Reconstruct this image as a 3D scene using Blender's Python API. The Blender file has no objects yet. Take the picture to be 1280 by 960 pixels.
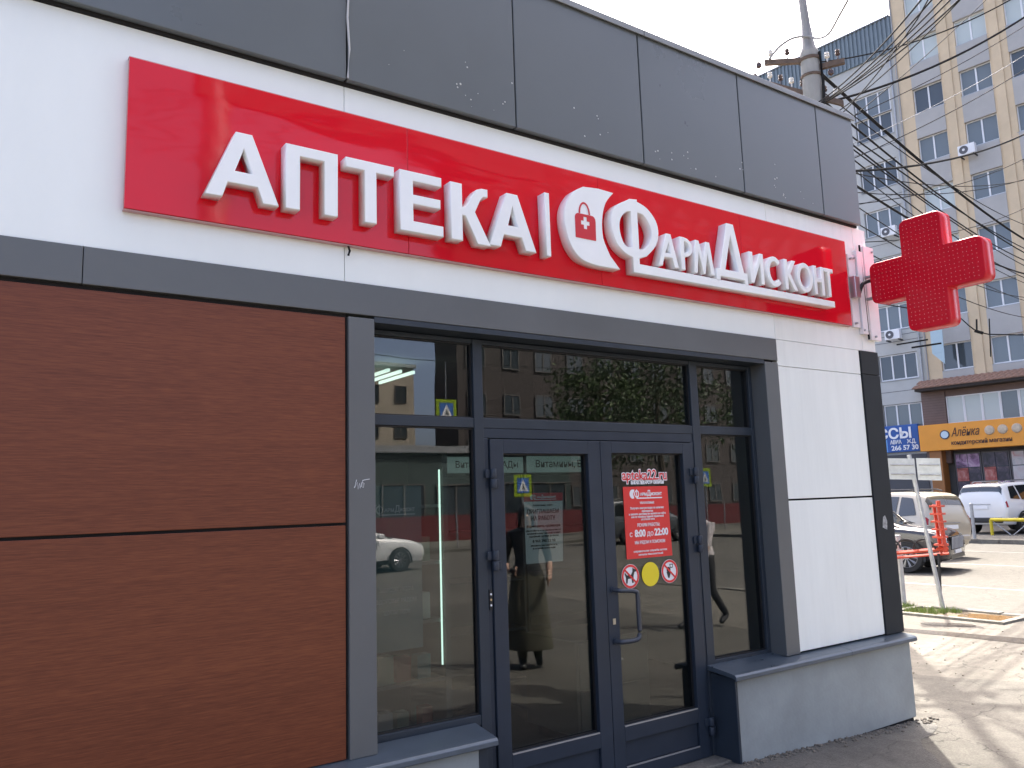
import bpy, bmesh, math, random
from mathutils import Vector, Matrix
random.seed(7)
R_ = math.radians
scene = bpy.context.scene
COL = scene.collection

# ------------------------------------------------------------------ camera
cam_d = bpy.data.cameras.new('camera'); cam = bpy.data.objects.new('camera', cam_d); COL.objects.link(cam)
cam_d.sensor_width = 36.0; cam_d.lens = 1017.04 / 1280 * 36; cam_d.clip_start = 0.05; cam_d.clip_end = 2000
yaw, pitch, roll = R_(34.794), R_(8.130), R_(-1.827)
fw = Vector((math.sin(yaw)*math.cos(pitch), math.cos(yaw)*math.cos(pitch), math.sin(pitch)))
rt = Vector((math.cos(yaw), -math.sin(yaw), 0)); up = rt.cross(fw)
rt2 = rt*math.cos(roll) + up*math.sin(roll); up2 = up*math.cos(roll) - rt*math.sin(roll)
m = Matrix((rt2, up2, -fw)).transposed().to_4x4(); m.translation = (0, -3.8, 1.76)
cam.matrix_world = m
scene.camera = cam

# ------------------------------------------------------------------ sky, sun, exposure
SUN = Vector((0.50, 0.42, 1.0)).normalized()          # towards the sun
world = bpy.data.worlds.new('World'); scene.world = world; world.use_nodes = True
nt = world.node_tree; bg = nt.nodes['Background']
sky = nt.nodes.new('ShaderNodeTexSky'); sky.sky_type = 'NISHITA'; sky.sun_disc = False
sky.sun_elevation = math.asin(SUN.z); sky.sun_rotation = math.atan2(SUN.x, SUN.y)
sky.dust_density = 5.0; sky.air_density = 0.42; sky.ozone_density = 0.2
nt.links.new(sky.outputs[0], bg.inputs[0]); bg.inputs[1].default_value = 0.15
sd = bpy.data.lights.new('sun', 'SUN'); sd.energy = 2.05; sd.angle = R_(0.53); sd.color = (1, .95, .86)
sun = bpy.data.objects.new('sun', sd); COL.objects.link(sun)
sun.rotation_euler = SUN.to_track_quat('Z', 'Y').to_euler(); sun.location = SUN*60
scene.view_settings.view_transform = 'Standard'; scene.view_settings.look = 'None'
scene.view_settings.gamma = 1; scene.view_settings.use_curve_mapping = False
scene.view_settings.exposure = 2.65
scene.render.engine = 'CYCLES'
scene.cycles.use_denoising = True
scene.cycles.max_bounces = 10; scene.cycles.transparent_max_bounces = 16
scene.cycles.glossy_bounces = 5; scene.cycles.diffuse_bounces = 4
scene.cycles.caustics_reflective = False; scene.cycles.caustics_refractive = False

# ------------------------------------------------------------------ materials
MATS = {}
def mat(name, col, rough=.5, metal=0., spec=.5, noise=0., nscale=3., bump=0., bscale=60., coat=0., emit=None, estr=0., stretch=None, rvar=0.):
    """principled material; noise = blotchy tone variation, bump = fine relief"""
    if name in MATS: return MATS[name]
    mt = bpy.data.materials.new(name); mt.use_nodes = True; t = mt.node_tree; b = t.nodes['Principled BSDF']
    b.inputs['Base Color'].default_value = (*col, 1); b.inputs['Roughness'].default_value = rough
    b.inputs['Metallic'].default_value = metal; b.inputs['Specular IOR Level'].default_value = spec
    b.inputs['Coat Weight'].default_value = coat; b.inputs['Coat Roughness'].default_value = .03
    if emit: b.inputs['Emission Color'].default_value = (*emit, 1); b.inputs['Emission Strength'].default_value = estr
    if noise or bump or rvar:
        tc = t.nodes.new('ShaderNodeTexCoord'); mp = t.nodes.new('ShaderNodeMapping'); t.links.new(tc.outputs['Object'], mp.inputs[0])
        if stretch: mp.inputs['Scale'].default_value = stretch
    if noise:
        n = t.nodes.new('ShaderNodeTexNoise'); n.inputs['Scale'].default_value = nscale; n.inputs['Detail'].default_value = 8; n.inputs['Roughness'].default_value = .65
        t.links.new(mp.outputs[0], n.inputs['Vector'])
        r = t.nodes.new('ShaderNodeMapRange'); r.inputs[1].default_value = .3; r.inputs[2].default_value = .7
        r.inputs[3].default_value = 1-noise; r.inputs[4].default_value = 1+noise; t.links.new(n.outputs[0], r.inputs[0])
        mx = t.nodes.new('ShaderNodeMix'); mx.data_type = 'RGBA'; mx.blend_type = 'MULTIPLY'; mx.inputs[0].default_value = 1
        mx.inputs[6].default_value = (*col, 1); t.links.new(r.outputs[0], mx.inputs[7]); t.links.new(mx.outputs[2], b.inputs['Base Color'])
        if rvar:
            q = t.nodes.new('ShaderNodeMapRange'); q.inputs[1].default_value = .3; q.inputs[2].default_value = .7
            q.inputs[3].default_value = rough-rvar; q.inputs[4].default_value = rough+rvar; t.links.new(n.outputs[0], q.inputs[0]); t.links.new(q.outputs[0], b.inputs['Roughness'])
    if bump:
        n2 = t.nodes.new('ShaderNodeTexNoise'); n2.inputs['Scale'].default_value = bscale; n2.inputs['Detail'].default_value = 5; t.links.new(mp.outputs[0], n2.inputs['Vector'])
        bp = t.nodes.new('ShaderNodeBump'); bp.inputs['Strength'].default_value = bump; bp.inputs['Distance'].default_value = .02
        t.links.new(n2.outputs[0], bp.inputs['Height']); t.links.new(bp.outputs[0], b.inputs['Normal'])
    MATS[name] = mt; return mt

def glass_mat(name, tint, ior, haze=0., rough=.0):
    mt = bpy.data.materials.new(name); mt.use_nodes = True; t = mt.node_tree; t.nodes.clear()
    o = t.nodes.new('ShaderNodeOutputMaterial'); mx = t.nodes.new('ShaderNodeMixShader'); fr = t.nodes.new('ShaderNodeFresnel'); fr.inputs[0].default_value = ior
    tr = t.nodes.new('ShaderNodeBsdfTransparent'); tr.inputs[0].default_value = (*tint, 1)
    gl = t.nodes.new('ShaderNodeBsdfGlossy'); gl.inputs['Roughness'].default_value = rough
    tc = t.nodes.new('ShaderNodeTexCoord'); n = t.nodes.new('ShaderNodeTexNoise'); n.inputs['Scale'].default_value = 1.3; t.links.new(tc.outputs['Object'], n.inputs['Vector'])
    bp = t.nodes.new('ShaderNodeBump'); bp.inputs['Strength'].default_value = .04; bp.inputs['Distance'].default_value = .02
    t.links.new(n.outputs[0], bp.inputs['Height']); t.links.new(bp.outputs[0], gl.inputs['Normal'])
    # the Fresnel node sees the back of a pane too: use the front-side value for both faces
    lw = t.nodes.new('ShaderNodeNewGeometry'); inv = t.nodes.new('ShaderNodeMath'); inv.operation = 'DIVIDE'; inv.inputs[0].default_value = 1; inv.inputs[1].default_value = ior
    mi = t.nodes.new('ShaderNodeMix'); mi.data_type = 'FLOAT'; mi.inputs[2].default_value = ior; mi.inputs[3].default_value = 1/ior
    t.links.new(lw.outputs['Backfacing'], mi.inputs[0]); t.links.new(mi.outputs[0], fr.inputs[0])
    t.links.new(fr.outputs[0], mx.inputs[0]); t.links.new(tr.outputs[0], mx.inputs[1]); t.links.new(gl.outputs[0], mx.inputs[2]); t.links.new(mx.outputs[0], o.inputs[0])
    MATS[name] = mt; return mt

white_acm = mat('white_composite', (.825, .86, .825), .34, noise=.035, nscale=1.6, rvar=.06, stretch=(1, 1, .35))
cream_acm = mat('offwhite_composite', (.82, .845, .795), .32, noise=.045, nscale=2.2, rvar=.06, stretch=(5, 1, .5))
grey_acm = mat('grey_composite', (.105, .111, .112), .36, noise=.06, nscale=2., rvar=.05)
parapet_m = mat('parapet_composite', (.112, .126, .130), .30, noise=.05, nscale=.9, rvar=.05)
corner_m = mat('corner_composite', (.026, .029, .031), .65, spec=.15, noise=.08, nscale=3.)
coping_m = mat('coping_sheet', (.20, .21, .21), .42, metal=.3, noise=.12, nscale=5)
gap_m = mat('shadow_gap', (.012, .012, .013), .9)
frame_m = mat('slate_aluminium', (.027, .036, .048), .40, spec=.35, noise=.09, nscale=6., rvar=.06)
frame2_m = mat('slate_aluminium_door', (.024, .033, .048), .38, spec=.35, noise=.08, nscale=7., rvar=.06)
sill_m = mat('sill_sheet', (.070, .090, .112), .34, metal=.2, noise=.16, nscale=9., rvar=.08)
plinth_m = mat('plinth_board', (.280, .305, .300), .60, noise=.16, nscale=2.2, bump=.06, bscale=35)
black_m = mat('black_rubber', (.012, .012, .013), .6)
alu_m = mat('bare_aluminium', (.55, .55, .56), .35, metal=.8)
steel_m = mat('galvanised_steel', (.36, .37, .38), .5, metal=.5, noise=.18, nscale=14)
wire_m = mat('cable_black', (.016, .016, .017), .8, spec=.1)
wire2_m = mat('cable_grey', (.20, .20, .20), .6)
letter_m = mat('letter_acrylic', (.84, .86, .85), .30, noise=.03, nscale=5)
white_p = mat('white_print', (.80, .80, .80), .45)
red_p = mat('red_print', (.70, .03, .03), .42)
black_p = mat('black_print', (.02, .02, .02), .5)
yellow_p = mat('yellow_print', (.78, .62, .02), .45)
paper_m = mat('paper', (.62, .66, .62), .55)
glass_shop = glass_mat('shop_glass', (.60, .64, .63), 1.75)
white_bg = mat('board_white', (.78, .75, .76), .45, noise=.04, nscale=6)
tyre_m = mat('tyre_rubber', (.018, .018, .018), .75)
rim_m = mat('rim_alloy', (.35, .35, .36), .35, metal=.8)
car_glass = mat('car_glass', (.012, .015, .016), .04, spec=.8, coat=.6)

def wood_mat():
    mt = bpy.data.materials.new('bamboo_laminate'); mt.use_nodes = True; t = mt.node_tree; b = t.nodes['Principled BSDF']
    tc = t.nodes.new('ShaderNodeTexCoord'); out = []
    for sc, ns in (((1.1, 1, 34), 3.), ((3.6, 1, 92), 3.), ((.2, 1, 4), 2.)):
        mp = t.nodes.new('ShaderNodeMapping'); mp.inputs['Scale'].default_value = sc; t.links.new(tc.outputs['Object'], mp.inputs[0])
        n = t.nodes.new('ShaderNodeTexNoise'); n.inputs['Scale'].default_value = ns; n.inputs['Detail'].default_value = 6; n.inputs['Roughness'].default_value = .6
        t.links.new(mp.outputs[0], n.inputs['Vector']); out.append(n.outputs[0])
    a = t.nodes.new('ShaderNodeMath'); a.operation = 'MULTIPLY_ADD'; t.links.new(out[1], a.inputs[0]); a.inputs[1].default_value = 1.7; t.links.new(out[0], a.inputs[2])
    a2 = t.nodes.new('ShaderNodeMath'); a2.operation = 'MULTIPLY_ADD'; t.links.new(out[2], a2.inputs[0]); a2.inputs[1].default_value = .6; t.links.new(a.outputs[0], a2.inputs[2])
    r = t.nodes.new('ShaderNodeValToRGB'); e = r.color_ramp.elements; t.links.new(a2.outputs[0], r.inputs[0])
    mr = t.nodes.new('ShaderNodeMapRange'); mr.inputs[1].default_value = 1.1; mr.inputs[2].default_value = 2.2; t.links.new(a2.outputs[0], mr.inputs[0]); t.links.new(mr.outputs[0], r.inputs[0])
    e[0].position = .12; e[0].color = (.098, .0235, .0085, 1); e[1].position = .92; e[1].color = (.202, .058, .021, 1)
    x = r.color_ramp.elements.new(.5); x.color = (.145, .0375, .0145, 1)
    t.links.new(r.outputs[0], b.inputs['Base Color']); b.inputs['Roughness'].default_value = .42; b.inputs['Specular IOR Level'].default_value = .35
    bp = t.nodes.new('ShaderNodeBump'); bp.inputs['Strength'].default_value = .12; bp.inputs['Distance'].default_value = .004; t.links.new(out[0], bp.inputs['Height']); t.links.new(bp.outputs[0], b.inputs['Normal'])
    return mt
wood_m = wood_mat()

def red_mat():
    mt = bpy.data.materials.new('red_film'); mt.use_nodes = True; t = mt.node_tree; b = t.nodes['Principled BSDF']
    b.inputs['Base Color'].default_value = (.66, .006, .018, 1); b.inputs['Roughness'].default_value = .05
    b.inputs['IOR'].default_value = 1.44
    tc = t.nodes.new('ShaderNodeTexCoord'); mp = t.nodes.new('ShaderNodeMapping'); mp.inputs['Scale'].default_value = (.55, 1, 2.6); t.links.new(tc.outputs['Object'], mp.inputs[0])
    n = t.nodes.new('ShaderNodeTexNoise'); n.inputs['Scale'].default_value = 1.6; n.inputs['Detail'].default_value = 2; t.links.new(mp.outputs[0], n.inputs['Vector'])
    bp = t.nodes.new('ShaderNodeBump'); bp.inputs['Strength'].default_value = .08; bp.inputs['Distance'].default_value = .05; t.links.new(n.outputs[0], bp.inputs['Height']); t.links.new(bp.outputs[0], b.inputs['Normal'])
    return mt
red_m = red_mat()
red_box = mat('red_acrylic', (.56, .006, .020), .22, spec=.3, noise=.06, nscale=6)
red_box2 = mat('red_acrylic_side', (.62, .010, .024), .25, spec=.4)
led_m = mat('led_lens', (.68, .22, .24), .25)

# ------------------------------------------------------------------ mesh helpers
class MB:
    def __init__(s): s.v = []; s.f = []; s.mi = []
    def quad(s, a, b, c, d, k=0):
        n = len(s.v); s.v += [tuple(a), tuple(b), tuple(c), tuple(d)]; s.f.append((n, n+1, n+2, n+3)); s.mi.append(k)
    def box(s, x0, x1, y0, y1, z0, z1, k=0):
        n = len(s.v)
        s.v += [(x0, y0, z0), (x1, y0, z0), (x1, y1, z0), (x0, y1, z0), (x0, y0, z1), (x1, y0, z1), (x1, y1, z1), (x0, y1, z1)]
        for q in ((0, 3, 2, 1), (4, 5, 6, 7), (0, 1, 5, 4), (1, 2, 6, 5), (2, 3, 7, 6), (3, 0, 4, 7)): s.f.append(tuple(n+i for i in q)); s.mi.append(k)
        return s
    def tube(s, pts, r, n=8, k=0, cap=True):
        pts = [Vector(p) for p in pts]; rr = r if isinstance(r, (list, tuple)) else [r]*len(pts)
        base = len(s.v); ref = Vector((0, 0, 1))
        for i, p in enumerate(pts):
            d = (pts[min(i+1, len(pts)-1)] - pts[max(i-1, 0)]).normalized()
            a = d.cross(ref)
            if a.length < .05: a = d.cross(Vector((1, 0, 0)))
            a.normalize(); b = d.cross(a)
            for j in range(n):
                t = 2*math.pi*j/n; s.v.append(tuple(p + (a*math.cos(t) + b*math.sin(t))*rr[i]))
        for i in range(len(pts)-1):
            for j in range(n):
                q = base+i*n; s.f.append((q+j, q+(j+1) % n, q+n+(j+1) % n, q+n+j)); s.mi.append(k)
        if cap:
            s.f.append(tuple(base+j for j in range(n))); s.mi.append(k)
            s.f.append(tuple(base+(len(pts)-1)*n+j for j in reversed(range(n)))); s.mi.append(k)
        return s
    def lathe(s, c, prof, n=16, axis='z', k=0):
        base = len(s.v)
        for (r, h) in prof:
            for j in range(n):
                t = 2*math.pi*j/n; a, b = r*math.cos(t), r*math.sin(t)
                p = {'z': (a, b, h), 'y': (a, h, b), 'x': (h, a, b)}[axis]; s.v.append((c[0]+p[0], c[1]+p[1], c[2]+p[2]))
        for i in range(len(prof)-1):
            for j in range(n): q = base+i*n; s.f.append((q+j, q+(j+1) % n, q+n+(j+1) % n, q+n+j)); s.mi.append(k)
        s.f.append(tuple(base+j for j in reversed(range(n)))); s.mi.append(k)
        s.f.append(tuple(base+(len(prof)-1)*n+j for j in range(n))); s.mi.append(k)
        return s
    def mesh(s, name, mats):
        me = bpy.data.meshes.new(name); me.from_pydata(s.v, [], s.f)
        for mm in (mats if isinstance(mats, (list, tuple)) else [mats]): me.materials.append(mm)
        me.polygons.foreach_set('material_index', s.mi)
        bm = bmesh.new(); bm.from_mesh(me); bmesh.ops.recalc_face_normals(bm, faces=bm.faces); bm.to_mesh(me); bm.free()
        return me
    def build(s, name, mats, parent=None, bevel=0., smooth=False):
        return link(name, s.mesh(name, mats), parent, bevel, smooth)

def link(name, me, parent=None, bevel=0., smooth=False):
    o = bpy.data.objects.new(name, me); COL.objects.link(o)
    if smooth:
        for p in me.polygons: p.use_smooth = True
        try: me.set_sharp_from_angle(angle=R_(38))
        except Exception: pass
    if bevel:
        b = o.modifiers.new('bevel', 'BEVEL'); b.width = bevel; b.segments = 2; b.limit_method = 'ANGLE'; b.harden_normals = False
    if parent: par(o, parent)
    return o
def par(o, p):
    o.parent = p; o.matrix_parent_inverse = world_of(p).inverted(); return o
def world_of(o):
    return (world_of(o.parent) @ o.matrix_parent_inverse @ o.matrix_basis) if o.parent else o.matrix_basis.copy()
def lpar(o, p):           # parent in the thing's own axes (mesh is in local coordinates)
    o.parent = p; return o
def tag(o, label=None, cat=None, group=None, kind=None):
    if label: o['label'] = label
    if cat: o['category'] = cat
    if group: o['group'] = group
    if kind: o['kind'] = kind
    return o
def thing(name, label, cat, loc=(0, 0, 0), rz=0, group=None):
    o = bpy.data.objects.new(name, None); COL.objects.link(o); o.empty_display_size = .2
    o.location = loc; o.rotation_euler = (0, 0, rz); return tag(o, label, cat, group)
def bx(name, mt, x0, x1, y0, y1, z0, z1, parent=None, bevel=0.):
    return MB().box(x0, x1, y0, y1, z0, z1).build(name, mt, parent, bevel)
def copy_tree(o, parent=None):
    c = o.copy(); COL.objects.link(c)
    if parent: c.parent = parent
    for ch in list(o.children): copy_tree(ch, c)
    return c

def curve_mesh(name, loops, depth, bevel=0.):
    """filled 2-D loops (holes by even-odd) extruded to +-depth/2, as a mesh in XY"""
    cu = bpy.data.curves.new(name, 'CURVE'); cu.dimensions = '2D'; cu.fill_mode = 'BOTH'; cu.extrude = max(depth/2-bevel, .0001)
    if bevel: cu.bevel_depth = bevel; cu.bevel_resolution = 0; cu.offset = -bevel
    for lp in loops:
        sp = cu.splines.new('POLY'); sp.points.add(len(lp)-1); sp.use_cyclic_u = True
        for i, p in enumerate(lp): sp.points[i].co = (p[0], p[1], 0, 1)
    ob = bpy.data.objects.new(name, cu); COL.objects.link(ob)
    dg = bpy.context.evaluated_depsgraph_get(); me = bpy.data.meshes.new_from_object(ob.evaluated_get(dg))
    bpy.data.objects.remove(ob); bpy.data.curves.remove(cu); return me
def facade_map(me, y):    # XY drawing -> facade plane (x, z) facing -Y, centred on depth y
    for v in me.vertices: a = v.co.copy(); v.co = (a.x, y - a.z, a.y)
    me.update(); return me
def extr(name, loops, y0, y1, mt, parent=None, bevel=0.):
    me = facade_map(curve_mesh(name, loops, abs(y1-y0), bevel), (y0+y1)/2); me.materials.clear(); me.materials.append(mt)
    return link(name, me, parent)
def text_mesh(body, size, align='CENTER', depth=.0006, shear=0., bold=0., width=None, space=1.):
    cu = bpy.data.curves.new('t', 'FONT'); cu.body = body; cu.size = size; cu.align_x = align; cu.align_y = 'CENTER'; cu.extrude = depth; cu.shear = shear; cu.offset = bold; cu.space_character = space
    cu.resolution_u = 3
    ob = bpy.data.objects.new('t', cu); COL.objects.link(ob)
    dg = bpy.context.evaluated_depsgraph_get(); me = bpy.data.meshes.new_from_object(ob.evaluated_get(dg))
    bpy.data.objects.remove(ob); bpy.data.curves.remove(cu)
    if width:
        xs = [v.co.x for v in me.vertices]
        if xs:
            k = width/(max(xs)-min(xs)); c = (max(xs)+min(xs))/2
            for v in me.vertices: v.co.x = (v.co.x-c)*k
    return me
def ftext(name, body, size, x, z, y, mt, parent, **kw):
    me = text_mesh(body, size, **kw)
    for v in me.vertices: a = v.co.copy(); v.co = (x+a.x, y-a.z, z+a.y)
    me.materials.clear(); me.materials.append(mt); return link(name, me, parent)
def arc(cx, cy, rx, ry, a0, a1, n):
    return [(cx+rx*math.cos(R_(a0+(a1-a0)*i/n)), cy+ry*math.sin(R_(a0+(a1-a0)*i/n))) for i in range(n+1)]
def smooth_loop(pts, n=5, closed=True):
    out = []; N = len(pts)
    for i in range(N if closed else N-1):
        p = [Vector(pts[(i+k-1) % N]) if closed else Vector(pts[max(0, min(N-1, i+k-1))]) for k in range(4)]
        for j in range(n):
            t = j/n; out.append(tuple(.5*((2*p[1])+(p[2]-p[0])*t+(2*p[0]-5*p[1]+4*p[2]-p[3])*t*t+(3*p[1]-p[0]-3*p[2]+p[3])*t**3)))
    if not closed: out.append(tuple(pts[-1]))
    return out

# ------------------------------------------------------------------ ground
def ground_mat(name, c1, c2, scale=.5, crack=.0, rough=.85, bump=.35, csc=1.2):
    mt = bpy.data.materials.new(name); mt.use_nodes = True; t = mt.node_tree; b = t.nodes['Principled BSDF']; b.inputs['Roughness'].default_value = rough
    b.inputs['Specular IOR Level'].default_value = .25
    tc = t.nodes.new('ShaderNodeTexCoord')
    def nz(sc, det, rg=.6):
        n = t.nodes.new('ShaderNodeTexNoise'); n.inputs['Scale'].default_value = sc; n.inputs['Detail'].default_value = det; n.inputs['Roughness'].default_value = rg; t.links.new(tc.outputs['Object'], n.inputs['Vector']); return n.outputs[0]
    big = nz(scale, 9, .7); fine = nz(70, 4); mid = nz(9, 5)
    r = t.nodes.new('ShaderNodeValToRGB'); e = r.color_ramp.elements; e[0].position = .33; e[0].color = (*c2, 1); e[1].position = .66; e[1].color = (*c1, 1); t.links.new(big, r.inputs[0])
    def mul(src, lo, hi, a, bb):
        q = t.nodes.new('ShaderNodeMapRange'); q.inputs[1].default_value = a; q.inputs[2].default_value = bb; q.inputs[3].default_value = lo; q.inputs[4].default_value = hi; t.links.new(src, q.inputs[0])
        return q.outputs[0]
    def mix(col, fac):
        mx = t.nodes.new('ShaderNodeMix'); mx.data_type = 'RGBA'; mx.blend_type = 'MULTIPLY'; mx.inputs[0].default_value = 1; t.links.new(col, mx.inputs[6]); t.links.new(fac, mx.inputs[7]); return mx.outputs[2]
    c = mix(r.outputs[0], mul(fine, .72, 1.25, .3, .7)); c = mix(c, mul(mid, .82, 1.15, .3, .7))
    if crack:
        dn = t.nodes.new('ShaderNodeTexNoise'); dn.inputs['Scale'].default_value = 1.7; dn.inputs['Detail'].default_value = 4; t.links.new(tc.outputs['Object'], dn.inputs['Vector'])
        vm = t.nodes.new('ShaderNodeVectorMath'); vm.operation = 'MULTIPLY_ADD'; vm.inputs[1].default_value = (.9, .9, .9); t.links.new(dn.outputs['Color'], vm.inputs[0]); t.links.new(tc.outputs['Object'], vm.inputs[2])
        vo = t.nodes.new('ShaderNodeTexVoronoi'); vo.feature = 'DISTANCE_TO_EDGE'; vo.inputs['Scale'].default_value = csc; t.links.new(vm.outputs[0], vo.inputs['Vector'])
        c = mix(c, mul(vo.outputs['Distance'], 1-crack, 1., .002, .010))
    t.links.new(c, b.inputs['Base Color'])
    bp = t.nodes.new('ShaderNodeBump'); bp.inputs['Strength'].default_value = bump; bp.inputs['Distance'].default_value = .015; t.links.new(fine, bp.inputs['Height']); t.links.new(bp.outputs[0], b.inputs['Normal'])
    return mt
pave_m = ground_mat('old_asphalt_pavement', (.146, .134, .112), (.104, .096, .081), .55, .55)
road_m = ground_mat('road_asphalt', (.114, .106, .091), (.090, .084, .073), .25, .25, csc=.5)
strip_m = ground_mat('dark_asphalt', (.115, .110, .100), (.072, .069, .064), .9, .35, bump=.6)
kerb_m = ground_mat('kerb_concrete', (.19, .18, .155), (.14, .13, .112), 1.2)
dirt_m = ground_mat('bare_soil', (.17, .135, .09), (.10, .08, .055), 2.)
slab_m = ground_mat('paving_concrete', (.155, .145, .124), (.125, .117, .102), .7, .3)

def PZ(x):          # height of the pavement, sloping gently from the shop door to the kerb
    pts = [(-60, .05), (4.2, .045), (6.4, -.05), (12.4, -.07)]
    for (a, za), (b, zb) in zip(pts, pts[1:]):
        if x <= b: return za + (zb-za)*(x-a)/(b-a)
    return -.07
ROAD = -.16
g = MB(); g.quad((-300, -300, ROAD), (500, -300, ROAD), (500, 500, ROAD), (-300, 500, ROAD))
tag(g.build('ground', road_m), kind='structure')
g = MB(); xs = [-40, 4.2, 5.3, 6.4, 9, 12.38]
for a, b in zip(xs, xs[1:]): g.quad((a, -9, PZ(a)), (b, -9, PZ(b)), (b, 70, PZ(b)), (a, 70, PZ(a)))
pav = tag(g.build('pavement', pave_m), kind='structure')
def sheet(name, mt, pts, dz, kind='structure', zf=PZ):
    me = bpy.data.meshes.new(name); me.from_pydata([(x, y, zf(x)+dz) for x, y in pts], [], [tuple(range(len(pts)))]); me.materials.append(mt)
    bm = bmesh.new(); bm.from_mesh(me); bmesh.ops.recalc_face_normals(bm, faces=bm.faces)
    if bm.faces[0].normal.z < 0: bmesh.ops.reverse_faces(bm, faces=bm.faces)
    bmesh.ops.triangulate(bm, faces=bm.faces); bm.to_mesh(me); bm.free()
    return tag(link(name, me), kind=kind)
def ragged(pts, amp, n=7):
    out = []
    for i in range(len(pts)):
        a, b = Vector(pts[i]), Vector(pts[(i+1) % len(pts)])
        for j in range(n): p = a.lerp(b, j/n); out.append((p.x+random.uniform(-amp, amp), p.y+random.uniform(-amp, amp)))
    return out
# darker asphalt strip along the foot of the wall, split where the slope of the pavement changes
sheet('asphalt_strip', strip_m, [(-12, .1), (4.2, .1), (4.2, -.95)] + [(4.2-.6*i, -.98+random.uniform(-.06, .06)) for i in range(1, 20)] + [(-12, -.9)], .006)
sheet('asphalt_strip', strip_m, [(4.2, .1), (6.395, .1), (6.395, -.12), (6.30, -.26), (6.12, -.33), (5.95, -.38), (5.80, -.40), (5.62, -.52), (5.48, -.68), (5.30, -.82), (5.0, -.90), (4.6, -.93), (4.2, -.95)], .006)
apron_m = ground_mat('darker_asphalt', (.100, .093, .079), (.074, .069, .060), .6, .55)  # darker asphalt tone for the sheets round the shop corner
dark_m = ground_mat('shaded_asphalt', (.100, .094, .085), (.064, .061, .056), .35, .4)
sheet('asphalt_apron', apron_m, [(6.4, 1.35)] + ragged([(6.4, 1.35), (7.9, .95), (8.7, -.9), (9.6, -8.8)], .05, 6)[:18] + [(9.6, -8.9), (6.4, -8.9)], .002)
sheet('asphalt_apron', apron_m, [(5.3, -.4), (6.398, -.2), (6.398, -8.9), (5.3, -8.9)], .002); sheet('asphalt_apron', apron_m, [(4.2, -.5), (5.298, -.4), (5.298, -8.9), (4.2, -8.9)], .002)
sheet('shade_sheet', dark_m, [(-12, -.7), (4.19, -.7)] + ragged([(4.19, -.7), (4.10, -2.4), (3.3, -3.9), (0, -4.4), (-12, -4.2)], .06, 6)[:24] + [(-12, -4.2)], .003)  # dark sheet standing in for the building's shadow before the entrance
# kerb along the side street: one stone after another
kerb = bpy.data.objects.new('kerb', None); COL.objects.link(kerb); tag(kerb, kind='structure')
kme = MB().box(-.085, .085, -.49, .49, -.25, .015).mesh('kerb_stone', kerb_m)
for i in range(34):
    o = link('kerb_stone', kme, None, .015); o.location = (12.46+random.uniform(-.01, .01), -8.4+i*1.0, -.055+random.uniform(-.012, .008)); o.rotation_euler = (random.uniform(-.008, .008), 0, random.uniform(-.012, .012)); o.parent = kerb
# sunken tree pit with a rim of concrete strips beside the sign pole
pit = bpy.data.objects.new('tree_pit', None); COL.objects.link(pit); tag(pit, kind='structure')
for x0, x1, y0, y1 in ((11.55, 11.66, 1.66, 3.3), (11.66, 12.37, 1.66, 1.76), (11.66, 12.37, 3.2, 3.3)):
    par(bx('rim_strip', kerb_m, x0, x1, y0, y1, -.1, -.035), pit)
par(bx('soil', dirt_m, 11.66, 12.37, 1.76, 3.2, -.1, -.062), pit)
water_m = mat('muddy_water', (.16, .105, .055), .06, spec=.6)
wet_m = mat('wet_asphalt', (.075, .066, .055), .22, noise=.3, nscale=4)
sheet('puddle', water_m, smooth_loop([(11.74, 1.84), (12.0, 1.80), (12.3, 1.86), (12.33, 2.2), (12.2, 2.42), (11.95, 2.46), (11.76, 2.3)]), .010)
sheet('puddle', wet_m, smooth_loop([(11.05, 2.45), (11.25, 2.2), (11.3, 1.95), (11.15, 1.85), (10.95, 2.1), (10.9, 2.4)]), .004)
sheet('wet_gutter', wet_m, smooth_loop([(10.1, 3.2), (10.35, 2.6), (10.5, 2.0), (10.6, 1.4), (10.75, .6), (10.6, -.2), (10.35, -.2), (10.3, .6), (10.28, 1.3), (10.22, 1.9), (10.12, 2.5), (9.95, 3.1)]), .004)
far_p = MB(); far_p.box(28.6, 75, -70, 120, -.4, -.03)
tag(far_p.build('far_pavement', slab_m), kind='structure')
fk = bpy.data.objects.new('far_kerb', None); COL.objects.link(fk); tag(fk, kind='structure')
kme2 = MB().box(-.09, .09, -.49, .49, -.25, .02).mesh('kerb_stone', kerb_m)
for i in range(40):
    o = link('kerb_stone', kme2, None); o.location = (28.51, -8+i*1.0, -.035+random.uniform(-.01, .01)); o.parent = fk
op = MB(); op.box(-60, 90, -90, -24, -.4, -.04)
tag(op.build('opposite_pavement', slab_m), kind='structure')
# road paint: thin worn lines along the side street
paint_m = mat('worn_road_paint', (.19, .185, .168), .7, noise=.35, nscale=2.5)
for x in (16.2, 20.9, 25.0):
    q = MB(); q.box(x-.06, x+.06, -30, 60, ROAD, ROAD+.004); tag(q.build('road_line', paint_m), kind='structure')
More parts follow.
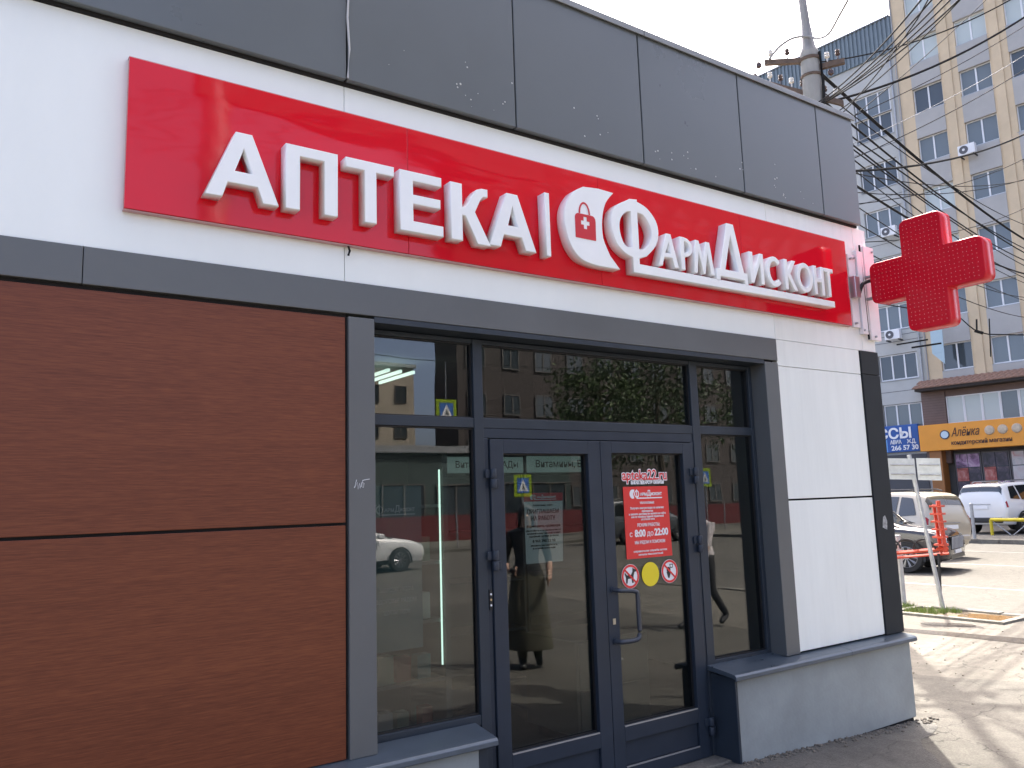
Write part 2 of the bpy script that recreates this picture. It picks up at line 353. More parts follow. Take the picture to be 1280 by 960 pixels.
# grass round the sign pole
def grass(name, spots, mt, hmax):
    b = MB()
    for (cx, cy, rr, n) in spots:
        for _ in range(n):
            a = random.uniform(0, 6.28); q = rr*math.sqrt(random.random()); x, y = cx+q*math.cos(a), cy+q*math.sin(a)*1.4; z = PZ(x)-.0
            h = hmax*random.uniform(.4, 1); t = random.uniform(0, 6.28); w = .006; lx, ly = random.uniform(-.5, .5)*h, random.uniform(-.5, .5)*h
            i = len(b.v); b.v += [(x-w*math.cos(t), y-w*math.sin(t), z), (x+w*math.cos(t), y+w*math.sin(t), z), (x+lx, y+ly, z+h)]; b.f.append((i, i+1, i+2)); b.mi.append(0)
    me = bpy.data.meshes.new(name); me.from_pydata(b.v, [], b.f); me.materials.append(mt); return link(name, me)
grass_m = mat('grass', (.135, .19, .035), .6, noise=.3, nscale=3)
tag(grass('grass', [(11.95, 2.95, .22, 420), (12.2, 2.7, .12, 160), (12.28, 3.5, .16, 260), (12.3, 1.2, .10, 150), (12.33, .6, .08, 110), (12.3, 4.6, .15, 200)], grass_m, .11), 'green grass tufts round the foot of the leaning sign pole', 'grass', kind='stuff')
grit_m = mat('grit', (.12, .105, .085), .9, noise=.4, nscale=30)
b = MB()
for _ in range(260):
    x = random.uniform(4.25, 6.5); y = -.075-abs(random.gauss(0, .05)); s = random.uniform(.004, .016); z = PZ(x)+.006
    b.lathe((x, y, z), [(s, 0), (s*.8, s*.6), (s*.2, s*.9)], 5)
for _ in range(200):
    x = random.uniform(5.5, 11); y = random.uniform(-1.6, 3); s = random.uniform(.004, .013); b.lathe((x, y, PZ(x)), [(s, 0), (s*.8, s*.6), (s*.2, s*.9)], 5)
tag(b.build('grit', grit_m), 'loose grit and crumbs lying along the foot of the grey wall', 'grit', kind='stuff')

# ------------------------------------------------------------------ pharmacy building
ph = thing('pharmacy_building', 'single storey pharmacy with white, grey and brown wood cladding and glazed entrance', 'building', (0, 0, 0))
CX = 6.385                      # right-hand corner
LX = -9.0
# structural walls behind the cladding
core = mat('wall_core', (.30, .30, .29), .8)
bx('wall', core, LX, 1.62, .05, .22, -.1, 4.85, ph); bx('wall', core, 5.06, CX-.06, .05, .22, -.1, 4.85, ph)
bx('wall', core, 1.62, 5.06, .05, .22, 2.95, 4.85, ph)
bx('side_wall', white_acm, CX-.06, CX-.004, .05, 9.0, -.1, 4.85, ph); bx('side_wall', white_acm, LX, LX+.06, .22, 9.0, -.1, 4.85, ph)
bx('rear_wall', core, LX, CX, 9.0, 9.2, -.1, 4.85, ph); bx('roof', coping_m, LX, CX-.07, .23, 8.99, 4.55, 4.7, ph)
# parapet: grey panels with open joints
seams = [LX, -6.6, -5.0, -3.4, -1.8, -.1, 1.613, 2.697, 3.746, 4.771, 5.745, 6.262]
bx('backing', gap_m, LX, 6.255, -.012, .045, 3.96, 4.90, ph)
for a, b_ in zip(seams, seams[1:]):
    o = bx('parapet_panel', parapet_m, a+.005, b_-.005, -.052, -.014, 3.974, 4.915, ph, .004)
    o.rotation_euler = (0, 0, 0)
# metal coping with a drip edge, in lengths
cop = [LX, -6.2, -3.7, -1.2, 1.3, 3.8, 6.285]
for a, b_ in zip(cop, cop[1:]):
    q = MB(); q.box(a, b_-.004, -.066, .30, 4.930, 4.954); q.box(a, b_-.004, -.070, -.058, 4.908, 4.952)
    q.build('coping', coping_m, ph, .003)
bx('coping', coping_m, CX-.42, 6.285, .305, 9.2, 4.928, 4.952, ph, .003)
# hanging white lead that dangles in one of the parapet joints
MB().tube([(1.615, -.056, 4.92), (1.612, -.060, 4.72), (1.620, -.064, 4.52), (1.612, -.060, 4.32), (1.622, -.062, 4.14), (1.615, -.056, 3.98)], .006, 6).build('cable', mat('pale_lead', (.5, .5, .48), .6), ph)
# bird droppings: pale specks on the parapet
dr = MB()
for _ in range(46):
    cx_ = random.choice([1.9, 2.1, 2.35, 2.55, 2.65, 3.2, 3.35, 3.9, 4.0, 4.2, 4.45, 4.7, 5.2, 5.5]) + random.gauss(0, .05); cz = 4.02+abs(random.gauss(0, .11)); r_ = random.uniform(.002, .007)
    dr.lathe((cx_, -.0525, cz), [(r_, 0), (r_*.7, -.002)], 6, 'y')
tag(dr.build('droppings', mat('droppings_white', (.62, .62, .60), .7), ph), kind='stuff')
# white fascia panels
fs = [LX, -5.6, -2.1, 1.618, 5.06, 6.195, CX-.003]
for i, (a, b_) in enumerate(zip(fs, fs[1:])):
    bx('fascia_panel', white_acm if i < 4 else cream_acm, a+.0015, b_-.0015, 0, .04, 2.896, 3.958, ph, .002)
# grey band above the shopfront
bs = [LX, -5.9, -2.6, .425, 3.5, 5.112]
bx('trim_band', grey_acm, LX, -2.602, -.016, .03, 2.727, 2.893, ph, .003); bx('trim_band', grey_acm, -2.598, .4235, -.016, .03, 2.727, 2.893, ph, .003)
bx('trim_band', grey_acm, .4265, 5.046, -.016, .03, 2.727, 2.893, ph, .003)
# shadow gap and the brown wood-pattern panels
bx('backing', gap_m, LX, 1.63, .012, .05, .56, 2.726, ph)
xs_ = [LX, -6.0, -2.9, .00]
for a, b_ in ((-6.2, -2.3), (-2.29, 1.618)):
    bx('cladding_panel', wood_m, a, b_, -.006, .011, 1.678, 2.706, ph, .002)
    bx('cladding_panel', wood_m, a, b_, -.006, .011, .577, 1.664, ph, .002)
# grey posts either side of the opening
bx('trim_post', grey_acm, 1.632, 1.775, -.016, .20, .572, 2.711, ph, .003)
bx('trim_post', grey_acm, 4.897, 5.048, -.014, .20, .62, 2.7115, ph, .003)
# soffit lip and inner lining of the recess
bx('soffit', frame_m, 1.777, 4.895, -.012, .20, 2.694, 2.7255, ph, .002)
# right-hand white panels and the dark corner post
bx('cladding_panel', cream_acm, 5.054, 6.124, -.004, .04, 2.694, 2.892, ph, .002)
bx('cladding_panel', cream_acm, 5.054, 6.124, -.004, .04, 1.706, 2.690, ph, .002)
bx('cladding_panel', cream_acm, 5.054, 6.124, -.004, .04, .630, 1.692, ph, .002)
bx('backing', gap_m, 5.050, 6.13, .0405, .049, .6, 2.9, ph)
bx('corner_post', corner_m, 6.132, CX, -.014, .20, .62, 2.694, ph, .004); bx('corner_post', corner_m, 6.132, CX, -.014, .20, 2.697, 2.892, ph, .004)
# low plinths with sheet-metal sills
def sill(x0, x1, yb, dz=0.):
    q = MB(); n = 6
    pf = [(yb, .632), (-.085, .606), (-.112, .600), (-.122, .588), (-.124, .566), (-.112, .560), (-.110, .572), (-.085, .580), (yb, .600)]
    for x in (x0, x1):
        for (y, z) in pf: q.v.append((x, y, z+dz))
    k = len(pf)
    for i in range(k): q.f.append((i, (i+1) % k, k+(i+1) % k, k+i)); q.mi.append(0)
    q.f.append(tuple(range(k))); q.f.append(tuple(range(2*k-1, k-1, -1))); q.mi += [0, 0]
    return q
sill(LX, .30, .10, -.045).build('window_sill', sill_m, ph, .002); sill(.302, 2.400, .10, -.045).build('window_sill', sill_m, ph, .002)
sill(4.232, 5.50, .12).build('window_sill', sill_m, ph, .002); sill(5.502, CX-.015, .12).build('window_sill', sill_m, ph, .002)
bx('plinth', plinth_m, LX, 2.31, -.075, .19, -.1, .532, ph, .004)
bx('plinth', plinth_m, 4.285, CX-.05, -.075, .19, -.012, .577, ph, .004)
bx('plinth_end', frame_m, 2.312, 2.375, -.06, .13, -.1, .532, ph, .003); bx('plinth_end', frame_m, 4.262, 4.284, -.083, .13, -.02, .577, ph, .003)
bx('backing', gap_m, 4.29, CX-.07, -.062, .18, -.2, -.013, ph)
bx('doorstep', slab_m, 2.43, 4.26, -.02, .3, -.1, .062, ph, .01)

# ------------------------------------------------------------------ shopfront glazing
FY0, FY1, GY = .120, .185, .150
def frame_part(name, mt, boxes, parent, y0=FY0, y1=FY1, bev=.003):
    q = MB()
    for (x0, x1, z0, z1) in boxes: q.box(x0, x1, y0, y1, z0, z1)
    return q.build(name, mt, parent, bev)
for x0, x1, z0, z1 in ((1.777, 1.835, .56, 2.69), (2.452, 2.515, .05, 2.69), (4.235, 4.31, .05, 2.69), (4.858, 4.895, .60, 2.69)):
    bx('mullion', frame_m, x0, x1, FY0-.004, FY1, z0, z1, ph, .003)
for x0, x1 in ((1.835, 2.452), (2.515, 4.235), (4.31, 4.858)):
    bx('transom', frame_m, x0, x1, FY0, FY1, 2.176, 2.232, ph, .003); bx('head_rail', frame_m, x0, x1, FY0, FY1, 2.664, 2.69, ph, .003)
for x0, x1, zz in ((1.835, 2.452, -.04), (4.31, 4.858, 0)): bx('bottom_rail', frame_m, x0, x1, FY0, FY1, .60+zz, .655+zz, ph, .003)
bead = mat('black_gasket', (.01, .01, .011), .5)
def pane(x0, x1, z0, z1, parent=ph):
    o = bx('pane', glass_shop, x0+.001, x1-.001, GY, GY+.006, z0+.001, z1-.001, parent)
    q = MB(); w = .009
    for a in ((x0, x1, z0, z0+w), (x0, x1, z1-w, z1), (x0, x0+w, z0+w, z1-w), (x1-w, x1, z0+w, z1-w)): q.box(a[0]+.0015, a[1]-.0015, GY-.014, GY-.001, a[2]+.0015, a[3]-.0015)
    q.build('gasket', bead, parent)
    return o
for a in ((1.835, 2.452, .615, 2.176), (1.835, 2.452, 2.232, 2.664), (2.515, 4.235, 2.232, 2.664), (4.31, 4.858, .655, 2.176), (4.31, 4.858, 2.232, 2.664)): pane(*a)
# the two door leaves
bx('door_head', frame2_m, 2.515, 4.235, FY0+.004, FY1, 2.118, 2.176, ph, .003)
bx('door_jamb', frame2_m, 2.515, 2.545, FY0+.002, FY1, .05, 2.118, ph, .003); bx('door_jamb', frame2_m, 4.205, 4.235, FY0+.002, FY1, .05, 2.118, ph, .003)
DY = FY0-.012
def leaf(x0, x1, gx0, gx1, gz0, gz1, hinge_x, lab):
    d = thing('door', None, None, (x0, DY, .06)); par(d, ph); d['label'] = lab
    q = MB()
    q.box(x0, gx0, DY, FY1, .066, 2.112); q.box(gx1, x1, DY, FY1, .066, 2.112)
    q.box(gx0, gx1, DY, FY1, gz1, 2.112); q.box(gx0, gx1, DY, FY1, .290, gz0); q.box(gx0, gx1, DY, FY1, .066, .146)
    q.build('leaf_frame', frame2_m, d, .003)
    bx('kick_panel', frame2_m, gx0+.002, gx1-.002, DY+.018, FY1-.01, .148, .288, d, .002)
    bx('bead', alu_m, gx0+.004, gx1-.004, DY-.0005, DY+.006, gz0-.005, gz0+.003, d); bx('bead', alu_m, gx0+.004, gx1-.004, DY-.0005, DY+.006, .140, .148, d)
    pane(gx0, gx1, gz0, gz1, d)
    for hz in (1.886, 1.428, .255):
        h = MB(); h.tube([(hinge_x, DY-.020, hz-.055), (hinge_x, DY-.020, hz-.003)], .019, 10); h.tube([(hinge_x, DY-.020, hz+.003), (hinge_x, DY-.020, hz+.055)], .019, 10)
        h.box(hinge_x-.045, hinge_x+.01, DY-.012, DY-.001, hz+.004, hz+.05); h.box(hinge_x-.01, hinge_x+.045, DY-.012, DY-.001, hz-.05, hz-.004)
        h.build('hinge', frame2_m, d, .002, True)
    return d
dl = leaf(2.549, 3.374, 2.64, 3.275, .378, 2.030, 2.552, 'left door leaf without a handle'); dr_ = leaf(3.378, 4.201, 3.468, 4.112, .380, 2.038, 4.206, 'right door leaf with a curved pull handle')
hx = 3.425
MB().tube(smooth_loop([(hx, DY, 1.192), (hx+.004, DY-.03, 1.192), (hx+.02, DY-.060, 1.190), (hx+.10, DY-.085, 1.182), (hx+.122, DY-.088, 1.155), (hx+.124, DY-.088, 1.03), (hx+.124, DY-.088, .925), (hx+.10, DY-.085, .893), (hx+.02, DY-.060, .886), (hx+.004, DY-.03, .884), (hx, DY, .884)], 4, False), .0145, 10).build('handle', mat('handle_paint', (.040, .047, .060), .3), dr_, 0, True)
for z_ in (1.192, .884): MB().lathe((hx, DY-.004, z_), [(.022, .004), (.022, -.004)], 12, 'y').build('handle_rose', frame2_m, dr_)
bx('lock_plate', mat('lock_brass', (.5, .46, .36), .35, metal=.7), hx-.012, hx+.010, DY-.003, DY-.0005, .985, 1.02, dr_)
q = MB(); q.box(2.522, 2.540, FY0-.006, FY0+.001, 1.16, 1.27); q.build('lock_case', black_m, ph)
for z_, mm in ((1.245, white_p), (1.215, mat('brass_button', (.6, .42, .2), .4)), (1.185, white_p)): MB().lathe((2.531, FY0-.007, z_), [(.006, .001), (.006, -.002)], 8, 'y').build('button', mm, ph)

# ------------------------------------------------------------------ red signboard and its letters
sg = thing('signboard', 'long glossy red pharmacy signboard with raised white letters above the entrance', 'sign', (3.2, -.06, 3.04))
SX = [.571, 1.967, 3.328, 4.694, 6.011]
for a, b_ in zip(SX, SX[1:]): bx('board_panel', red_m, a+.0012, b_-.0012, -.042, -.012, 3.083, 3.793, sg, .002)
q = MB(); q.box(.571, 6.011, -.036, -.002, 3.077, 3.0815); q.box(.571, 6.011, -.036, -.002, 3.7945, 3.799); q.build('edge_strip', mat('edge_trim', (.55, .30, .30), .4), sg)
LY0, LY1 = -.120, -.044
KL = 3.68/3.66
def sc_(loops): return [[(x*KL, 1.76+(z-1.76)*KL) for x, z in lp] for lp in loops]
def L(loops, y0=LY0, y1=LY1, mt=letter_m, name='letter'): return extr(name, sc_(loops), y0, y1, mt, sg, .003)
B, T = 3.178, 3.505
A_ = lambda x0, x1, k: [[(x0, B), (x0+.079, B), (x0+.103, B+.074), (x1-.103, B+.074), (x1-.077, B), (x1, B), ((x0+x1)/2+.040, T), ((x0+x1)/2-.036, T)], [(x0+.133, B+.134), ((x0+x1)/2+.002, T-.080), (x1-.127, B+.134)]]
L(A_(.886, 1.228, 0))
L([[(1.259, B), (1.331, B), (1.331, 3.452), (1.453, 3.452), (1.453, B), (1.525, B), (1.525, T), (1.259, T)]])
L([[(1.668, B), (1.736, B), (1.736, 3.452), (1.836, 3.452), (1.836, T), (1.568, T), (1.568, 3.452), (1.668, 3.452)]])
L([[(1.868, B-.006), (2.128, B-.006), (2.128, 3.231), (1.947, 3.231), (1.947, 3.326), (2.112, 3.326), (2.112, 3.377), (1.947, 3.377), (1.947, 3.452), (2.120, 3.452), (2.120, T-.001), (1.868, T-.001)]])
L([[(2.176, B-.006), (2.250, B-.006), (2.250, 3.318), (2.268, 3.318), (2.345, B-.010), (2.432, B-.010), (2.332, 3.350), (2.352, 3.392), (2.372, 3.430), (2.390, 3.448), (2.418, 3.450), (2.418, 3.497), (2.380, 3.496), (2.346, 3.484), (2.318, 3.450), (2.290, 3.396), (2.270, 3.370), (2.250, 3.366), (2.250, T-.006), (2.176, T-.006)]])
L(A_(2.420, 2.748, 1))
L([[(2.822, 3.172), (2.856, 3.172), (2.856, 3.562), (2.822, 3.562)]], name='divider_bar')
# crescent emblem with the red bag
cres = smooth_loop([(3.124, 3.657), (3.043, 3.607), (2.982, 3.520), (2.964, 3.432), (2.978, 3.341), (3.014, 3.257), (3.078, 3.195), (3.175, 3.170), (3.286, 3.166)], 5, False) + [(3.398, 3.168)] + smooth_loop([(3.322, 3.244), (3.271, 3.348), (3.268, 3.470), (3.302, 3.583), (3.372, 3.664)], 4, False) + [(3.246, 3.669)]
L([cres], name='emblem')
ly = LY0-.0025
bag = [(3.046, 3.322), (3.206, 3.322), (3.209, 3.44)] + arc(3.180, 3.450, .028, .028, 0, 90, 4) + arc(3.074, 3.450, .028, .028, 90, 180, 4)
pl = [(3.113, 3.385), (3.139, 3.385), (3.139, 3.410), (3.160, 3.410), (3.160, 3.436), (3.139, 3.436), (3.139, 3.462), (3.113, 3.462), (3.113, 3.436), (3.092, 3.436), (3.092, 3.410), (3.113, 3.410)]
extr('emblem_bag', sc_([bag, pl]), ly, LY0-.0005, mat('red_vinyl', (.55, .010, .020), .4), sg)
extr('emblem_bag', sc_([arc(3.122, 3.480, .045, .076, 0, 180, 12) + arc(3.122, 3.480, .034, .064, 180, 0, 12)]), ly, LY0-.0005, MATS['red_vinyl'], sg)
# the big initial with the long underline
ph_out = smooth_loop([(3.340, 3.495), (3.345, 3.418), (3.382, 3.334), (3.450, 3.282), (3.511, 3.264)], 4, False) + [(3.511, 3.166), (5.645, 3.172), (5.645, 3.220), (3.570, 3.228), (3.570, 3.266)] + smooth_loop([(3.634, 3.288), (3.722, 3.372), (3.752, 3.462), (3.733, 3.545), (3.659, 3.617), (3.573, 3.645)], 4, False) + [(3.574, 3.660), (3.508, 3.652)] + smooth_loop([(3.490, 3.640), (3.408, 3.598), (3.357, 3.548)], 4, False)
hl = smooth_loop([(3.511, 3.335), (3.470, 3.328), (3.432, 3.362), (3.411, 3.437), (3.423, 3.505), (3.470, 3.556), (3.511, 3.568)], 4, False); hr = smooth_loop([(3.572, 3.570), (3.625, 3.560), (3.672, 3.505), (3.686, 3.441), (3.655, 3.370), (3.610, 3.332), (3.572, 3.328)], 4, False)
L([ph_out, hl, hr])
b0, t0 = 3.248, 3.474
def a_small(x0, x1): m_ = (x0+x1)/2+.01; return [[(x0, b0), (x0+.038, b0), (x0+.058, b0+.062), (x1-.060, b0+.062), (x1-.044, b0), (x1, b0), (m_+.022, t0), (m_-.020, t0)], [(x0+.070, b0+.092), (m_, t0-.058), (x1-.072, b0+.092)]]
L(a_small(3.737, 3.927))
L([[(3.948, b0-.002), (3.988, b0-.002), (3.988, b0+.090)] + arc(3.990, b0+.158, .078, .068, -90, 90, 8) + [(3.948, b0+.226)], [(3.988, b0+.118)] + arc(3.992, b0+.158, .042, .040, -90, 90, 6) + [(3.988, b0+.198)]])
L([[(4.068, b0-.006), (4.104, b0-.006), (4.126, b0+.145), (4.160, b0-.004), (4.182, b0-.004), (4.212, b0+.145), (4.236, b0-.002), (4.276, b0-.002), (4.238, t0+.002), (4.200, t0+.002), (4.168, b0+.10), (4.132, t0), (4.096, t0)]])
L([[(4.292, 3.215), (4.330, 3.215), (4.334, 3.252), (4.585, 3.252), (4.588, 3.215), (4.624, 3.215), (4.618, 3.306), (4.584, 3.306), (4.500, 3.650), (4.430, 3.650), (4.332, 3.306), (4.296, 3.306)], [(4.388, 3.306), (4.526, 3.306), (4.462, 3.560)]])
L([[(4.652, b0), (4.690, b0), (4.768, b0+.155), (4.768, b0), (4.806, b0), (4.806, t0+.004), (4.768, t0+.004), (4.690, b0+.075), (4.690, t0+.004), (4.652, t0+.004)]])
L([arc(4.930, 3.364, .096, .116, 42, 318, 16) + arc(4.930, 3.364, .055, .078, 318, 42, 16)])
L([[(5.046, b0), (5.084, b0), (5.084, b0+.10), (5.150, b0), (5.196, b0), (5.116, b0+.125), (5.186, t0+.006), (5.142, t0+.006), (5.084, b0+.145), (5.084, t0+.006), (5.046, t0+.006)]])
L([arc(5.290, 3.366, .098, .116, 0, 345, 22), arc(5.290, 3.366, .058, .078, 0, 345, 22)])
L([[(5.404, b0+.004), (5.440, b0+.004), (5.440, b0+.105), (5.496, b0+.105), (5.496, b0+.004), (5.532, b0+.004), (5.532, t0+.006), (5.496, t0+.006), (5.496, b0+.138), (5.440, b0+.138), (5.440, t0+.006), (5.404, t0+.006)]])
L([[(5.578, b0+.006), (5.614, b0+.006), (5.614, t0-.026), (5.654, t0-.026), (5.654, t0+.006), (5.540, t0+.006), (5.540, t0-.026), (5.578, t0-.026)]])
# loose cable end that sticks out below the board
MB().tube([(1.63, -.02, 3.08), (1.632, -.035, 3.05), (1.626, -.03, 3.025)], .006, 6).build('cable_end', wire_m, sg)

# ------------------------------------------------------------------ projecting pharmacy cross
cr = thing('pharmacy_cross', 'red illuminated pharmacy cross sticking out from the corner of the shop', 'sign', (6.27, -.56, 2.97))
def plus_loop(cy, cz, r, a, rad):
    pts = [(-r, -a), (-a, -a), (-a, -r), (a, -r), (a, -a), (r, -a), (r, a), (a, a), (a, r), (-a, r), (-a, a), (-r, a)]; out = []; N = len(pts)
    for i, p in enumerate(pts):
        p0, p1, p2 = Vector(pts[i-1]), Vector(p), Vector(pts[(i+1) % N])
        conv = (p1-p0).cross(p2-p1) if False else ((p1-p0).x*(p2-p1).y-(p1-p0).y*(p2-p1).x)
        q = rad if conv > 0 else rad*.12
        s0 = p1+(p0-p1).normalized()*q; s1 = p1+(p2-p1).normalized()*q
        for k in range(6): t = k/5; v = s0*(1-t)**2+p1*2*t*(1-t)+s1*t*t; out.append((cy+v.x, cz+v.y))
    return out
CYc, CZc = -.565, 3.436
def cross_part(name, loop, x0, x1, mt, bev):
    me = curve_mesh(name, [loop], abs(x1-x0), bev)
    for v in me.vertices: a = v.co.copy(); v.co = ((x0+x1)/2+a.z, a.x, a.y)
    me.materials.clear(); me.materials.append(mt); return link(name, me, cr)
cross_part('body', plus_loop(CYc, CZc, .455, .170, .060), 6.215, 6.362, red_box2, .006)
cross_part('face', plus_loop(CYc, CZc, .449, .164, .056), 6.2085, 6.2145, red_box, 0)
q = MB(); st = .0345
for i in range(-13, 14):
    for j in range(-13, 14):
        y, z = i*st*.98, j*st*.98
        if (abs(y) < .15 and abs(z) < .43) or (abs(z) < .15 and abs(y) < .43):
            n_ = len(q.v); r_ = .0042; y += random.uniform(-.004, .004); z += random.uniform(-.004, .004); c_ = (6.2082, CYc+y, CZc+z)
            q.v += [(c_[0]-.005, c_[1], c_[2])] + [(c_[0], c_[1]+r_*math.cos(t), c_[2]+r_*math.sin(t)) for t in (0, 1.57, 3.14, 4.71)]
            for k in range(4): q.f.append((n_, n_+1+k, n_+1+(k+1) % 4)); q.mi.append(0)
tag(q.build('led', led_m, cr), kind='stuff')
bx('mounting_plate', white_bg, 6.055, 6.155, -.026, -.002, 3.08, 3.70, cr, .002); bx('mounting_plate', white_bg, 6.165, 6.255, -.040, -.002, 3.03, 3.74, cr, .002)
bx('mounting_plate', white_bg, 6.285, 6.43, -.034, -.002, 2.99, 3.80, cr, .002)
q = MB(); q.box(6.045, 6.115, -.080, -.027, 3.32, 3.50); q.build('junction_box', alu_m, cr, .004)
MB().tube(smooth_loop([(6.27, -.13, 3.47), (6.24, -.10, 3.475), (6.16, -.09, 3.45), (6.125, -.085, 3.42), (6.12, -.05, 3.34)], 4, False), .016, 8).build('bracket_arm', black_m, cr, 0, True)
MB().tube([(6.27, -.14, 3.33), (6.26, -.03, 3.33)], .014, 8).build('bracket_arm', steel_m, cr); MB().tube([(6.275, -.14, 3.52), (6.275, -.03, 3.52)], .014, 8).build('bracket_arm', steel_m, cr)
MB().tube([(6.235, -.03, 3.80), (6.235, -.034, 3.4), (6.245, -.034, 2.99)], .009, 6).build('cable', wire_m, cr)
for (x, z) in ((6.08, 3.66), (6.13, 3.67), (6.08, 3.11), (6.18, 3.06), (6.24, 3.06), (6.34, 3.02), (6.40, 3.76)): MB().lathe((x, -.046, z), [(.009, .02), (.009, -.003)], 8, 'y').build('bolt', steel_m, cr)

# ------------------------------------------------------------------ notices on the doors
ny = GY-.0035                 # just in front of the glass
def notice(name, label, cat, x, z): return thing(name, label, cat, (x, ny, z))
hp = notice('poster', 'red opening hours poster on the glass of the right-hand door', 'poster', 3.797, 1.36)
extr('sheet', [[(3.589, 1.364), (3.996, 1.364), (3.985, 1.823), (3.586, 1.823)]], ny, ny+.0012, mat('red_poster', (.68, .035, .030), .4), hp)
ty = ny-.0012
def logo_mini(x0, x1, z0, z1, y, mt, parent, hole=None):
    h = z1-z0; w = h*.72
    extr('logo', [arc(x0+w*.62, (z0+z1)/2, w*.62, h*.5, 75, 290, 14) + [(x0+w*.9, z0+h*.05), (x0+w*.72, (z0+z1)/2), (x0+w*1.05, z1-h*.02)]], y, y+.0008, mt, parent)
    cx_ = x0+w*1.45
    extr('logo', [arc(cx_, (z0+z1)/2, h*.36, h*.40, 0, 345, 20), arc(cx_, (z0+z1)/2, h*.25, h*.28, 0, 345, 20)], y, y+.0008, mt, parent)
    extr('logo', [[(cx_-h*.05, z0-h*.02), (x1, z0-h*.02), (x1, z0+h*.10), (cx_+h*.05, z0+h*.10), (cx_+h*.05, z1), (cx_-h*.05, z1)]], y-.0003, y+.0006, mt, parent)
    ftext('logo', 'АРМ', h*.42, cx_+h*.98, (z0+z1)/2-h*.06, y, mt, parent, bold=.001, width=h*1.0)
    ftext('logo', 'Д', h*.8, cx_+h*1.80, (z0+z1)/2+h*.04, y, mt, parent, bold=.001, width=h*.52)
    ftext('logo', 'ИСКОНТ', h*.42, (cx_+h*2.05+x1)/2, (z0+z1)/2-h*.06, y, mt, parent, bold=.001, width=max(.02, x1-cx_-h*2.12))
logo_mini(3.640, 3.930, 1.745, 1.805, ty, white_p, hp)
for (tx, s_, x, z, w) in (('УВАЖАЕМЫЕ', .020, 3.79, 1.716, .13), ('Получить консультацию по наличию', .020, 3.79, 1.683, .30), ('препаратов', .018, 3.79, 1.663, .10), ('и заказать доставку вы можете на сайте', .019, 3.79, 1.645, .33), ('или по телефону единой справочной', .018, 3.79, 1.627, .29), ('аптечной сети', .018, 3.79, 1.610, .12), ('РЕЖИМ РАБОТЫ:', .030, 3.795, 1.573, .20), ('МЫ РЯДОМ И ПОМОЖЕМ', .028, 3.80, 1.463, .27), ('справочная служба аптек', .018, 3.80, 1.408, .30), ('звонок бесплатный', .016, 3.80, 1.386, .22)):
    ftext('print', tx, s_, x, z, ty, white_p, hp, width=w, bold=.0004)
ftext('print', 'с', .05, 3.635, 1.518, ty, white_p, hp); ftext('print', '8:00', .062, 3.715, 1.520, ty, white_p, hp, bold=.0022, width=.095)
ftext('print', 'до', .05, 3.805, 1.518, ty, white_p, hp); ftext('print', '22:00', .062, 3.905, 1.522, ty, white_p, hp, bold=.0022, width=.125)
wb = notice('website_decal', 'red and white web address lettering above the red hours poster', 'decal', 3.785, 1.85)
ftext('outline', 'apteka22.ru', .095, 3.783, 1.895, ny, white_p, wb, bold=.0065, width=.41); ftext('print', 'apteka22.ru', .095, 3.783, 1.895, ny-.0012, red_p, wb, bold=.001, width=.40)
ftext('print', 'ЗАКАЗ ЛЕКАРСТВ ОНЛАЙН', .028, 3.805, 1.848, ny, white_p, wb, bold=.002, width=.30)
def disc(x, z, r, n=28): return arc(x, z, r, r*1.0, 0, 360-360/n, n-1)
def ban(name, label, x, z):
    t = notice(name, label, 'sticker', x, z-.08); r = .076
    extr('disc', [disc(x, z, r)], ny, ny+.0008, white_p, t)
    extr('ring', [disc(x, z, r*.97), disc(x, z, r*.78)], ny-.0012, ny-.0004, red_p, t)
    a = R_(-42); dx, dz = math.cos(a), math.sin(a); w = .006
    extr('slash', [[(x-dx*r*.85-dz*w, z-dz*r*.85+dx*w), (x-dx*r*.85+dz*w, z-dz*r*.85-dx*w), (x+dx*r*.85+dz*w, z+dz*r*.85-dx*w), (x+dx*r*.85-dz*w, z+dz*r*.85+dx*w)]], ny-.0026, ny-.0016, red_p, t)
    return t
t = ban('no_dogs_sticker', 'round no dogs sticker left of the plain yellow disc', 3.612, 1.257)
dog = [(-.040, -.040), (-.028, -.040), (-.022, -.012), (.008, -.012), (.012, -.040), (.024, -.040), (.026, .004), (.036, .028), (.052, .030), (.048, .042), (.030, .048), (.020, .056), (.018, .030), (.006, .012), (-.030, .010), (-.044, .026), (-.050, .022), (-.040, -.004)]
extr('dog_figure', [[(3.612+x*1.0, 1.255+z) for x, z in dog]], ny-.0014, ny-.0006, black_p, t)
t = ban('no_ice_cream_sticker', 'round no food sticker right of the plain yellow disc', 3.962, 1.264)
extr('cone', [[(3.945, 1.222), (3.958, 1.222), (3.972, 1.262), (3.932, 1.262)]], ny-.0014, ny-.0006, black_p, t); extr('scoop', [disc(3.952, 1.275, .018, 14)], ny-.0014, ny-.0006, black_p, t); extr('cup', [[(3.968, 1.285), (3.990, 1.285), (3.996, 1.310), (3.962, 1.310)], [(3.972, 1.290), (3.986, 1.290), (3.990, 1.305), (3.968, 1.305)]], ny-.0014, ny-.0006, black_p, t)
yd = extr('yellow_disc', [disc(3.788, 1.258, .077)], ny, ny+.0008, yellow_p); tag(yd, 'plain yellow round sticker between the two prohibition stickers', 'sticker')
hi = notice('notice', 'pale job vacancy notice inside the glass of the left-hand door', 'poster', 2.945, 1.39)
iy = GY+.010
extr('sheet', [[(2.812, 1.388), (3.085, 1.388), (3.100, 1.748), (2.811, 1.748)]], iy, iy+.0012, mat('notice_paper', (.74, .82, .78), .6), hi)
extr('header', [[(2.811, 1.749), (3.100, 1.749), (3.102, 1.798), (2.810, 1.798)]], iy, iy+.0012, mat('notice_red', (.66, .04, .05), .5), hi)
